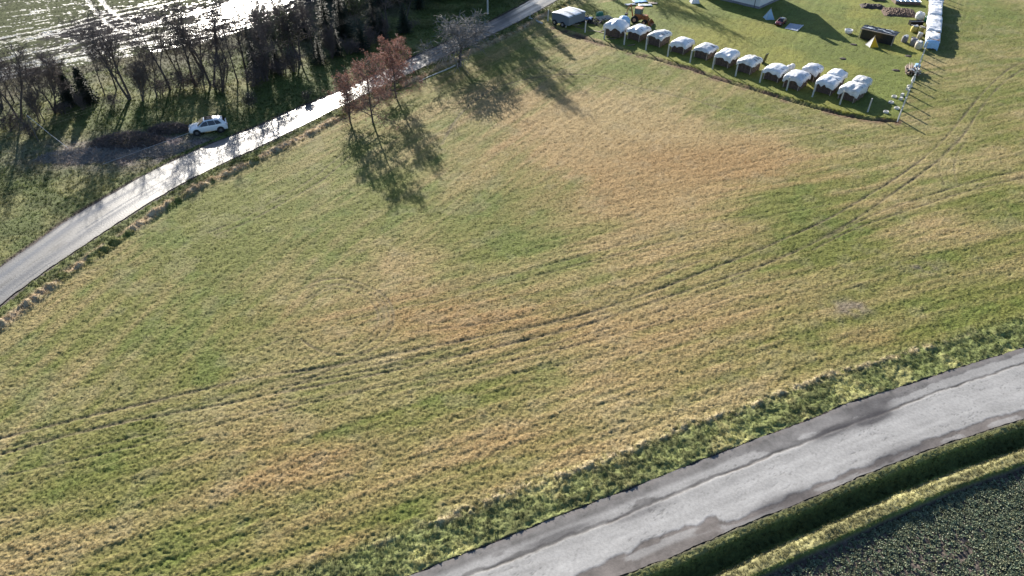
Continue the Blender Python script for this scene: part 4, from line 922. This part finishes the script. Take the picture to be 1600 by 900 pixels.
# scrap: pipes, quad, boards near the trailer
p=S(944,34); t=thing('pipe_rack','low rack of pale pipes lying side by side right of the trailer','pipes',p+Vector((0,.6,0)),frz+1.05)
for k in range(8): b=MB(); b.tube((-1.3,-.9+k*.24,.42+.05*(k%2)),(1.3,-.9+k*.24,.5+.05*(k%2)),.045,n=6); b.build('pipe',M['galv'],t)
for s in (-1,1): b=MB(); b.box((s*.9,0,.18),(.12,2.1,.36)); b.build('bearer',M['wood'],t)
p=S(917,36); t=thing('quad_bike','dark blue quad bike standing between trailer and pipes','quad bike',p+Vector((0,.6,0)),frz+.4)
b=MB(); b.box((0,0,.62),(1.5,.5,.3),top=.8); b.build('body',M['blue'],t); b=MB(); b.box((-.2,0,.86),(.8,.36,.16),top=.8); b.build('seat',M['rubber'],t)
for sx in (-.62,.62):
    for s in (-1,1): wb=MB(); wb.tube((sx,s*.35,.32),(sx,s*.62,.32),.32,.32,14); wb.build('wheel',M['rubber'],t); b=MB(); b.box((sx,s*.42,.7),(.6,.34,.06),top=.8); b.build('mudguard',M['blue'],t)
b=MB(); b.tube((.35,0,.7),(.2,0,1.1),.03); b.tube((.2,-.4,1.1),(.2,.4,1.1),.02); b.build('handlebar',M['steel'],t)
p=S(937,24); b=MB(); b.box((0,0,.25),(1.3,.8,.5),top=.85); b.box((.1,0,.55),(.9,.6,.12),top=.8); o=b.build('green_crate',M['green']); o.location=p; tag(o,'low green crate behind the quad bike','crate')
r=random.Random(9)
for k in range(9):
    px=900+k*11+r.uniform(-4,4); py=40+k*3.2+r.uniform(-6,8); p=S(px,py); L=r.uniform(1,2.4)
    b=MB(); b.box((0,0,.06),(L,.14,.08)); o=b.build('board',M['woodpale'] if k%3==0 else M['wood']); o.location=p; o.rotation_euler=(0,0,r.uniform(-.8,.6)); tag(o,'%s of the loose old boards lying between trailer and first woodpile, counted from the trailer'%ordn[k],'board','loose boards by the trailer')
b=MB()
for k in range(90):
    q=Vector((r.uniform(-2,2),r.uniform(-1.2,1.2),r.uniform(.05,.5))); d=Vector((r.gauss(0,1),r.gauss(0,1),r.gauss(0,.4))).normalized()*r.uniform(.3,.9); b.tube(q-d,q+d,r.uniform(.015,.05),n=4)
o=b.build('scrap_heap',M['steel']); o.location=S(926,36)+Vector((0,.5,0)); o.rotation_euler=(0,0,frz); tag(o,'dark tangle of scrap iron between the quad bike and the pipes','scrap heap')
# low white kerb pieces / gate at the lane corner
p=S(828,30); b=MB(); b.box((0,0,.12),(3.4,.2,.25)); o=b.build('concrete_beam',M['concrete']); q=S(846,37); e=q-p; o.location=(p+q)/2; o.rotation_euler=(0,0,math.atan2(e.y,e.x)); tag(o,'low concrete beam at the yard corner near the lane','beam')
b=MB(); b.box((0,0,.4),(.12,.12,.9)); o=b.build('short_post',M['concrete']); o.location=S(828,29); tag(o,'short white post at the left end of the concrete beam','post')
a=S(655,128); c=S(712,102); pts=[a.lerp(c,i/6)+Vector((0,.15*math.sin(i),0.05)) for i in range(7)]; 
for i in range(6):
    m_=(pts[i]+pts[i+1])/2; e=pts[i+1]-pts[i]; b=MB(); b.box((0,0,.0),(e.length*.9,.12,.14)); o=b.build('kerb_stone',M['concrete']); o.location=m_; o.rotation_euler=(0,0,math.atan2(e.y,e.x)); tag(o,'%s pale kerb stone right of the rusty trees, counted towards the fruit tree'%ordn[i],'kerb stone','kerb stones beside the lane')

# ---------------------------------------------------------------- backhoe loader
p=S(998,40); p.z=0; t=thing('backhoe_loader','orange backhoe loader with a glazed cab behind the first woodpiles','backhoe loader',p+Vector((0,1.5,0)),R_(-25),sc=.86)
b=MB(); b.box((.0,0,1.75),(1.3,1.3,.10)); b.build('cab_base',M['orange'],t)
b=MB(); b.box((0,0,2.82),(1.5,1.45,.12),top=.92); b.build('cab_roof',M['salmon'],t)
for sx in (-1,1):
    for s in (-1,1): b=MB(); b.box((sx*.62,s*.62,2.28),(.08,.08,1.0)); b.build('cab_pillar',M['steel'],t)
for (c_,d_) in [((0,-.63,2.28),(1.14,.02,.95)),((0,.63,2.28),(1.14,.02,.95)),((.63,0,2.28),(.02,1.14,.95)),((-.63,0,2.28),(.02,1.14,.95))]: b=MB(); b.box(c_,d_); b.build('cab_window',mat('cab_glass',(.10,.15,.15),.15,spec=.6) if 'cab_glass' not in bpy.data.materials else bpy.data.materials['cab_glass'],t)
b=MB(); b.box((1.25,0,1.25),(1.3,.95,.8),top=.9); b.box((0,0,1.2),(1.3,1.2,1.0)); b.build('bonnet',M['orange'],t)
for x,rr in ((-.45,.72),(1.5,.48)):
    for s in (-1,1): wb=MB(); wb.tube((x,s*.6,rr),(x,s*1.02,rr),rr,rr,20); wo=wb.build('wheel',M['rubber'],t); wb=MB(); wb.tube((x,s*1.0,rr),(x,s*1.04,rr),rr*.5,rr*.42,12); wb.build('rim',M['salmon'],wo)
for s in (-1,1): b=MB(); b.path([Vector((.7,s*.65,1.5)),Vector((1.8,s*.65,1.2)),Vector((2.5,s*.65,.5))],[.08]*3,6); b.build('loader_arm',M['orange'],t)
b=MB(); b.add([(2.4,-1.1,.15),(2.4,1.1,.15),(3.1,1.1,.1),(3.1,-1.1,.1),(2.35,-1.1,.85),(2.35,1.1,.85)],[(0,1,2,3),(0,4,5,1),(0,3,4),(1,5,2)]); o=b.build('bucket',M['orange'],t); mdf=o.modifiers.new('t','SOLIDIFY'); mdf.thickness=.05
b=MB(); b.path([Vector((-1.1,0,.9)),Vector((-1.5,0,2.5)),Vector((-1.7,0,3.3))],[.15,.13,.10],6); b.build('boom',M['orange'],t)
b=MB(); b.path([Vector((-1.7,0,3.3)),Vector((-2.3,0,2.2)),Vector((-2.4,0,1.5))],[.10,.09,.08],6); b.build('dipper',M['orange'],t)
b=MB(); b.box((-2.45,0,1.2),(.4,.6,.5),top=1.2); b.build('digging_bucket',M['steel'],t)
# junk behind it: flat grey sheets & timber on the ground near the top
r=random.Random(21)
for k,(px,py,L,Wd,mm,lb) in enumerate([(1008,9,2.4,1.1,'tarp_grey','crumpled grey sheet on the ground behind the backhoe'),(1020,6,1.6,1.0,'woodpale','pale board panel on the ground at the top edge'),(1000,3,2.6,1.4,'blue_pale','pale blue sheet on the ground at the top edge'),(985,8,2.0,.9,'matgrey','blue grey sheet lying left of the backhoe cab')]):
    b=MB(); nx=10; vs=[((i/nx-.5)*L,(j/6-.5)*Wd,.12+.1*r.random()) for j in range(7) for i in range(nx+1)]; b.add(vs,[(j*(nx+1)+i,j*(nx+1)+i+1,(j+1)*(nx+1)+i+1,(j+1)*(nx+1)+i) for j in range(6) for i in range(nx)])
    o=b.build('crumpled_sheet',M[mm],None,True); o.modifiers.new('t','SOLIDIFY').thickness=.03; o.location=S(px,py); o.rotation_euler=(0,0,r.uniform(-.4,.4)); tag(o,lb,'sheet')
p=S(1030,2); t=thing('swing_frame','timber swing frame at the top edge casting a long shadow on the lawn','swing frame',p+Vector((0,1.5,0)),.1)
for s in (-1,1):
    for e in (-1,1): b=MB(); b.tube((s*1.4,e*.6,0),(s*1.3,0,2.0),.05,n=6); b.build('leg',M['wood'],t)
b=MB(); b.tube((-1.5,0,2.0),(1.5,0,2.0),.05,n=6); b.build('top_beam',M['wood'],t)

# ---------------------------------------------------------------- house
hA=S(1185.5,14); hdir=(S(1185.5,14)-S(1127,0)).normalized(); HB=Vector((-hdir.y,hdir.x,0)); hrz=math.atan2(hdir.y,hdir.x)
t=thing('white_house','white rendered house with two dark windows cut by the top edge','house',hA,hrz)
LEN,DEP,EV,RD=13.0,9.0,4.0,8.2
b=MB(); b.add([(0,0,0),(-LEN,0,0),(-LEN,DEP,0),(0,DEP,0),(0,0,EV),(-LEN,0,EV),(-LEN,DEP,EV),(0,DEP,EV),(0,DEP/2,RD-.1),(-LEN,DEP/2,RD-.1)],[(1,0,4,5),(3,2,6,7),(0,3,7,8,4),(2,1,5,9,6),(4,8,9,5),(8,7,6,9)]); b.build('wall',M['wall'],t)
b=MB(); b.box((-LEN/2,-.03,.18),(LEN+.06,.1,.44)); b.box((.03,DEP/2,.18),(.1,DEP,.44)); b.build('plinth',M['baggrey'],t)
ov=.45; k=(RD-EV)/(DEP/2); b=MB(); b.add([(ov,-ov,EV-ov*k),(-LEN-ov,-ov,EV-ov*k),(-LEN-ov,DEP/2,RD),(ov,DEP/2,RD),(-LEN-ov,DEP+ov,EV-ov*k),(ov,DEP+ov,EV-ov*k)],[(1,0,3,2),(2,3,5,4)]); o=b.build('roof',M['roof'],t); o.modifiers.new('t','SOLIDIFY').thickness=.18
b2=MB(); b2.box((-4,DEP/2-.6,RD+.4),(.7,.7,1.4)); b2.build('chimney',M['roof'],o)
for x in (-2.0,-3.2,-7.5,-10.5):
    b=MB(); b.box((x,-.01,1.85),(.85,.06,1.2)); wo=b.build('window',M['glass'],t); b=MB(); 
    for (c_,d_) in [((x,-.05,2.5),(1.0,.07,.08)),((x,-.05,1.2),(1.0,.12,.07)),((x-.46,-.05,1.85),(.08,.07,1.22)),((x+.46,-.05,1.85),(.08,.07,1.22)),((x,-.05,1.85),(.06,.06,1.2))]: b.box(c_,d_)
    b.build('frame',M['wall'],wo)
b=MB(); b.tube((-.9,-.1,0.05),(-.9,-.1,3.2),.05,n=8); b.build('downpipe',M['steel'],t)
b=MB(); b.box((0,0,.5),(6,.15,.3)); 

# ---------------------------------------------------------------- tents
def tent(p,h,base,label,mA,mB,rz):
    t=thing('teepee_tent',label,'tent',p,rz); c=[(-base/2,-base/2,0),(base/2,-base/2,0),(base/2,base/2,0),(-base/2,base/2,0)]
    for i in range(4):
        a=Vector(c[i]); b_=Vector(c[(i+1)%4]); ap=Vector((0,0,h)); b=MB(); mid=(a+b_)/2*.93; vs=[tuple(a),tuple(mid),tuple(b_),tuple(ap),tuple((a+ap)/2*.98),tuple((b_+ap)/2*.98),tuple((mid+ap)/2*.97)]
        b.add(vs,[(0,1,6,4),(1,2,5,6),(4,6,3),(6,5,3)]); b.build('side_panel',mB if i==3 else mA,t,True)
    for i in range(4): b=MB(); a=Vector(c[i]); b.tube(a*1.01,Vector((0,0,h))-a*.08+Vector((0,0,h*.06)),.02,n=5); b.build('tent_pole',M['woodpale'],t)
    return t
p=(S(1362,72)); tent(p,1.55,1.5,'yellow and white teepee tent standing in front of the black woodshed',M['yellow'],M['cloth'],R_(8))
p=S(1201,29); tent(p,1.75,1.5,'pale blue teepee tent standing in the shadow of the house',M['bluecloth'],M['bluecloth'],R_(5))
p=S(1085,4); tent(p,1.9,1.6,'white teepee tent on the lawn at the top edge',M['cloth'],M['cloth'],R_(5))
# groundsheet by the red car
a=[S(1226,45),S(1245,49),S(1255,40),S(1234,37)]; ce=sum(a,Vector())/4
b=MB(); b.add([tuple(q-ce+Vector((0,0,.05))) for q in a]+[tuple(q-ce+Vector((0,0,.09))) for q in a],[(3,2,1,0),(4,5,6,7),(0,1,5,4),(1,2,6,5),(2,3,7,6),(3,0,4,7)]); o=b.build('groundsheet',M['matgrey']); o.location=ce; tag(o,'flat blue grey sheet on the lawn beside the dark red car','sheet')
e=a[2]-a[1]; b=MB(); b.box((0,0,.08),(e.length,.12,.1)); o=b.build('edge_board',M['cloth']); o.location=(a[1]+a[2])/2; o.rotation_euler=(0,0,math.atan2(e.y,e.x)); tag(o,'pale strip along the right edge of the blue grey sheet','board')
# white tub
p=S(1325,52); t=thing('round_tub','round white tub on the lawn at the tip of the house shadow','tub',p); b=MB()
prof=[(.0,.05),(.5,.05),(.62,.4),(.66,.62),(.60,.64),(.52,.45),(.0,.42)]; n=20; vs=[];fs=[]
for (rr,z) in prof: vs+=[(rr*math.cos(6.283*i/n),rr*math.sin(6.283*i/n),z) for i in range(n)]
for k in range(len(prof)-1): fs+=[(k*n+i,k*n+(i+1)%n,(k+1)*n+(i+1)%n,(k+1)*n+i) for i in range(n)]
b.add(vs,fs); b.build('tub_shell',M['cloth'],t,True)
# ---------------------------------------------------------------- black roofed woodshed
a=S(1341,60); c=S(1393,72); e=c-a; L=e.length; rz=math.atan2(e.y,e.x); t=thing('woodshed','open black roofed woodshed stacked with logs behind the yellow tent','shed',(a+c)/2+Vector((-e.y,e.x,0)).normalized()*.9,rz)
b=logs_mesh(L*.92,1.3,1.35,9); b.build('logs',[M['log'],M['wood']],t,kind='stuff')
b=MB(); b.box((0,-.78,.75),(L*.95,.04,1.4)); b.build('front_sheet',M['black'],t)
nx,ny=24,8; r=random.Random(4); vs=[((i/nx-.5)*L*1.04,(j/ny-.5)*2.1,1.55+.16*(j/ny)+r.uniform(0,.09)) for j in range(ny+1) for i in range(nx+1)]
b=MB(); b.add(vs,[(j*(nx+1)+i,j*(nx+1)+i+1,(j+1)*(nx+1)+i+1,(j+1)*(nx+1)+i) for j in range(ny) for i in range(nx)]); o=b.build('roof_sheet',M['black'],t); o.modifiers.new('t','SOLIDIFY').thickness=.04
for k in range(7): b=MB(); b.box((r.uniform(-L/2,L/2)*.85,r.uniform(-.8,.8),1.77),(r.uniform(.5,1.4),.12,.05),rz=r.uniform(-.3,.3)); b.build('roof_batten',M['tarp_grey'],t)
b=MB(); b.box((0,-1.06,1.62),(L*1.02,.07,.1)); b.build('front_rail',M['woodpale'],t)
for s in (-1,1): b=MB(); b.box((s*L*.49,-1.0,.78),(.1,.1,1.6)); b.build('shed_post',M['woodpale'],t)
# ---------------------------------------------------------------- long white covered stack by the fence
a=S(1453,77); c=S(1459,4); e=c-a; L=e.length; rz=math.atan2(e.y,e.x)
t=thing('long_covered_stack','long stack under overlapping white tarps along the right fence','woodpile',(a+c)/2,rz)
nseg=6; SL=L/nseg
for k in range(nseg):
    b=tarp_mesh(SL*.93,1.9+.12*(k%3),1.42+(0,.2,.06,.26,.12,.3)[k],.06,.5,50+k,.11,.5); o=b.build('tarp',M['tarp'],t,True); o.location=((k-nseg/2+.5)*SL,0,0)
    lg=logs_mesh(SL*.96,1.6,1.35,60+k%2) if k<2 else None
    if lg: lgm=lg.mesh('logs',[M['log'],M['logend']]); 
    o=link('logs',lgm,t,'stuff'); o.location=((k-nseg/2+.5)*SL,0,0)
o=tarp_mesh(.5,1.85,1.25,.1,1.0,71,.08,.2).build('end_sheet',M['blue_pale'],t,True); o.location=(-L/2-.15,0,0)
# ---------------------------------------------------------------- bags, box, heaps
def bag(px,py,w_,h,m,label,top=None,seed=0,name='bulk_bag',zt=0):
    r=random.Random(seed); p=S(px,py); t=thing(name,label,'bag',p,r.uniform(-.4,.4)); b=MB(); n=12; prof=[(.0,.42),(.08,.5),(.5,.54),(.85,.5),(1,.44)]; vs=[]; fs=[]
    for (z,rr) in prof:
        for i in range(n):
            a=6.283*i/n; sq=1/max(abs(math.cos(a)),abs(math.sin(a)))**.6; q=rr*w_*sq*r.uniform(.93,1.05); vs.append((q*math.cos(a),q*math.sin(a),z*h))
    for k in range(len(prof)-1): fs+=[(k*n+i,k*n+(i+1)%n,(k+1)*n+(i+1)%n,(k+1)*n+i) for i in range(n)]
    fs.append(tuple(range((len(prof)-1)*n,len(prof)*n))); b.add(vs,fs); b.build('bag_body',m,t,True)
    b=MB()
    for k in range(16 if top else 5):
        q=Vector((r.gauss(0,.2)*w_,r.gauss(0,.2)*w_,h+r.uniform(-.02,.12))); b.box(q,(r.uniform(.15,.35),r.uniform(.12,.3),r.uniform(.06,.18)),rz=r.uniform(0,3),rx=r.uniform(-.4,.4),top=.7)
    b.build('contents',top or m,t); return t
bag(1412,66,.85,.95,M['baggrey'],'small grey white sack standing left of the other bags',M['cloth'],1)
bag(1426,71,.95,1.1,M['baggrey'],'square grey bulk bag between the small sack and the rubbish bag',None,2)
bag(1434,76,1.0,1.05,M['bag'],'beige bulk bag heaped with white and pink rubbish nearest the blue sheet',M['cloth'],3)
bag(1427,50,.95,.95,M['bagyellow'],'yellowish bulk bag heaped with white cloth behind the grey bag',M['cloth'],4)
bag(1437,52,.85,1.0,M['bagyellow'],'second yellowish bag squeezed against the white covered stack',M['bag'],5)
bag(1436,60,.7,.8,M['bag'],'low beige sack between the yellowish bags and the rubbish bag',M['cloth'],6)
bag(1436,30,1.3,1.1,M['cloth'],'big white bulk bag behind the long black trough',None,7)
bag(1446,34,.6,.9,M['green'],'small dark green sack beside the big white bulk bag',None,8)
p=S(1430,39); t=thing('black_trough','long black trough in front of the big white bulk bag','trough',p,.05); b=MB(); b.box((0,0,.3),(2.2,.8,.6)); b.build('trough_body',M['black'],t)
b=MB(); 
for (c_,d_) in [((0,-.4,.63),(2.3,.08,.08)),((0,.4,.63),(2.3,.08,.08)),((-1.1,0,.63),(.08,.72,.08)),((1.1,0,.63),(.08,.72,.08))]: b.box(c_,d_)
b.build('trough_rim',M['steel'],t)
r=random.Random(33)
b=MB(); nx,ny=40,20; W_,D_=6.0,5.2
hh=lambda u,v:max(0,1-max(abs(u),abs(v))**3)
vs=[((i/nx-.5)*W_+ (j/ny)*.5,(j/ny-.5)*D_,hh(2*i/nx-1,2*j/ny-1)*(.35+.3*r.random())-.02) for j in range(ny+1) for i in range(nx+1)]
b.add(vs,[(j*(nx+1)+i,j*(nx+1)+i+1,(j+1)*(nx+1)+i+1,(j+1)*(nx+1)+i) for j in range(ny) for i in range(nx)]); o=b.build('earth_heap',M['earth']); o.location=S(1402,20); o.rotation_euler=(0,0,-.12); tag(o,'low heap of brown dug earth behind the bags','earth heap')
b=MB(); vs=[((i/20-.5)*4.4,(j/10-.5)*2.6,hh(i/10-1,j/5-1)*(.3+.3*r.random())-.02) for j in range(11) for i in range(21)]; b.add(vs,[(j*21+i,j*21+i+1,(j+1)*21+i+1,(j+1)*21+i) for j in range(10) for i in range(20)]); o=b.build('earth_heap',M['soil']); o.location=S(1364,11); o.rotation_euler=(0,0,-.2); tag(o,'small dark heap left of the brown earth heap','earth heap')
# cold frame
p=S(1417,6); t=thing('cold_frame','low glazed cold frame at the top edge beside the earth heap','cold frame',p+Vector((0,.6,0)),-.1)
b=MB(); b.box((0,0,.28),(4.4,2.4,.56)); b.build('frame_box',M['wood'],t)
for k in range(5): b=MB(); b.box((-1.76+k*.88,0,.66),(.84,2.4,.04),rx=.10); b.build('pane',M['poly'],t)
for k in range(6): b=MB(); b.box((-2.2+k*.88,0,.70),(.05,2.42,.05),rx=.10); b.build('glazing_bar',M['galv'],t)
p=S(1373,1); t=thing('cold_frame','smaller low frame at the top edge left of the glazed cold frame','cold frame',p+Vector((0,.8,0)),-.1); b=MB(); b.box((0,0,.2),(2.4,1.6,.4)); b.build('frame_box',M['wood'],t); b=MB(); b.box((0,0,.43),(2.3,1.5,.04)); b.build('pane',M['poly'],t)
p=S(1453,1); b=MB(); b.box((0,0,.5),(1.2,1.2,1.0),top=.9); b.box((0,0,1.04),(1.1,1.1,.06)); o=b.build('green_bin',M['green']); o.location=p+Vector((0,.9,0)); tag(o,'green bin at the top end of the long white stack','bin')
# lumber pile by the fence
a=S(1412,113); c=S(1436,103); t=thing('lumber_pile','pile of brown planks and pipes with torn black and white sheeting beside the fence','lumber pile',S(1424,113),R_(68))
r=random.Random(44)
for k in range(26):
    i=k%9; j=k//9; b=MB(); b.box((r.gauss(0,.12),-.85+i*.21+r.gauss(0,.03),.15+j*.22+r.uniform(0,.06)),(2.9+r.uniform(-.5,.5),.15,.07),rz=r.gauss(0,.07),ry=r.gauss(0,.03)); b.build('plank',M['wood'] if k%4 else M['woodpale'],t)
b=MB()
for k in range(26): b.box((-1.2+r.uniform(-.45,.45),r.uniform(-.9,.9)*.9,.55+r.uniform(0,.35)),(r.uniform(.3,.8),r.uniform(.1,.3),.04),rz=r.uniform(-1,1),rx=r.uniform(-.6,.6),ry=r.uniform(-.5,.5),m=k%2)
b.build('torn_sheeting',[M['black'],M['cloth']],t)
b=MB(); b.box((.9,-.6,.75),(1.0,.7,.5),top=.8); b.build('blue_cover',M['blue_pale'],t)
for k in range(5): b=MB(); b.tube((-1.3+r.uniform(-.2,.2),-.6+k*.3,.75),(1.3,-.5+k*.26+r.gauss(0,.1),.95),.03,n=5); b.build('pipe',M['woodpale'],t)
b=MB(); b.box((0,0,.35),(.35,.35,.7),top=.7); o=b.build('small_sack',M['cloth'],None); o.location=S(1426,127); tag(o,'small upright white sack below the lumber pile','sack')
# planters (pale rings and blocks) in the corner
for k,(px,py,ty,lb) in enumerate([(1421,136,1,'pale stone ring nearest the lumber pile'),(1418,141,0,'white block just below the first stone ring'),(1397,152,1,'pale stone ring left of the middle blocks'),(1409,150,0,'white block, upper of the two in the middle of the corner'),(1407,156,0,'low rough white block, lower of the two in the middle'),(1392,161,1,'pale stone ring at the edge of the last woodpile shadow'),(1401,170,1,'pale stone ring closest to the corner post'),(1384,176,1,'pale stone ring nearest the meadow edge')]):
    r=random.Random(k); b=MB()
    if ty:
        n=14; prof=[(.2,0),(.34,0),(.36,.12),(.3,.24),(.2,.22),(.17,.08)]; vs=[];fs=[]
        for (rr,z) in prof: vs+=[(rr*math.cos(6.283*i/n)*r.uniform(.95,1.05),rr*math.sin(6.283*i/n),z) for i in range(n)]
        for q in range(len(prof)): 
            q2=(q+1)%len(prof); fs+=[(q*n+i,q*n+(i+1)%n,q2*n+(i+1)%n,q2*n+i) for i in range(n)]
        b.add(vs,fs)
    else:
        b.box((0,0,.18),(.5,.38,.36),top=.85); b.box((.3,.15,.1),(.3,.25,.2),rz=.4,top=.8)
    o=b.build('stone_ring' if ty else 'stone_block',M['concrete']); o.location=S(px,py); o.rotation_euler=(0,0,r.uniform(0,3)); tag(o,lb,'stone')
# dark patches of turned earth in the yard
for k,(px,py,lb) in enumerate([(1334,70,'dark molehill near the tip of the house shadow'),(1317,92,'dark molehill on the open lawn above the double woodpiles'),(1419,88,'dark molehill below the bags'),(1400,110,'dark molehill left of the lumber pile')]):
    r=random.Random(k); b=MB(); vs=[(0,0,.16)]
    for q in range(2):
        for i in range(10): a=i*.628; rr=(.28,.5)[q]*r.uniform(.8,1.15); vs.append((rr*math.cos(a)*1.3,rr*math.sin(a),(.12,-.02)[q]*r.uniform(.8,1.2)))
    b.add(vs,[(0,1+i,1+(i+1)%10) for i in range(10)]+[(1+i,11+i,11+(i+1)%10,1+(i+1)%10) for i in range(10)]); o=b.build('molehill',M['soil']); o.location=S(px,py); tag(o,lb,'molehill')
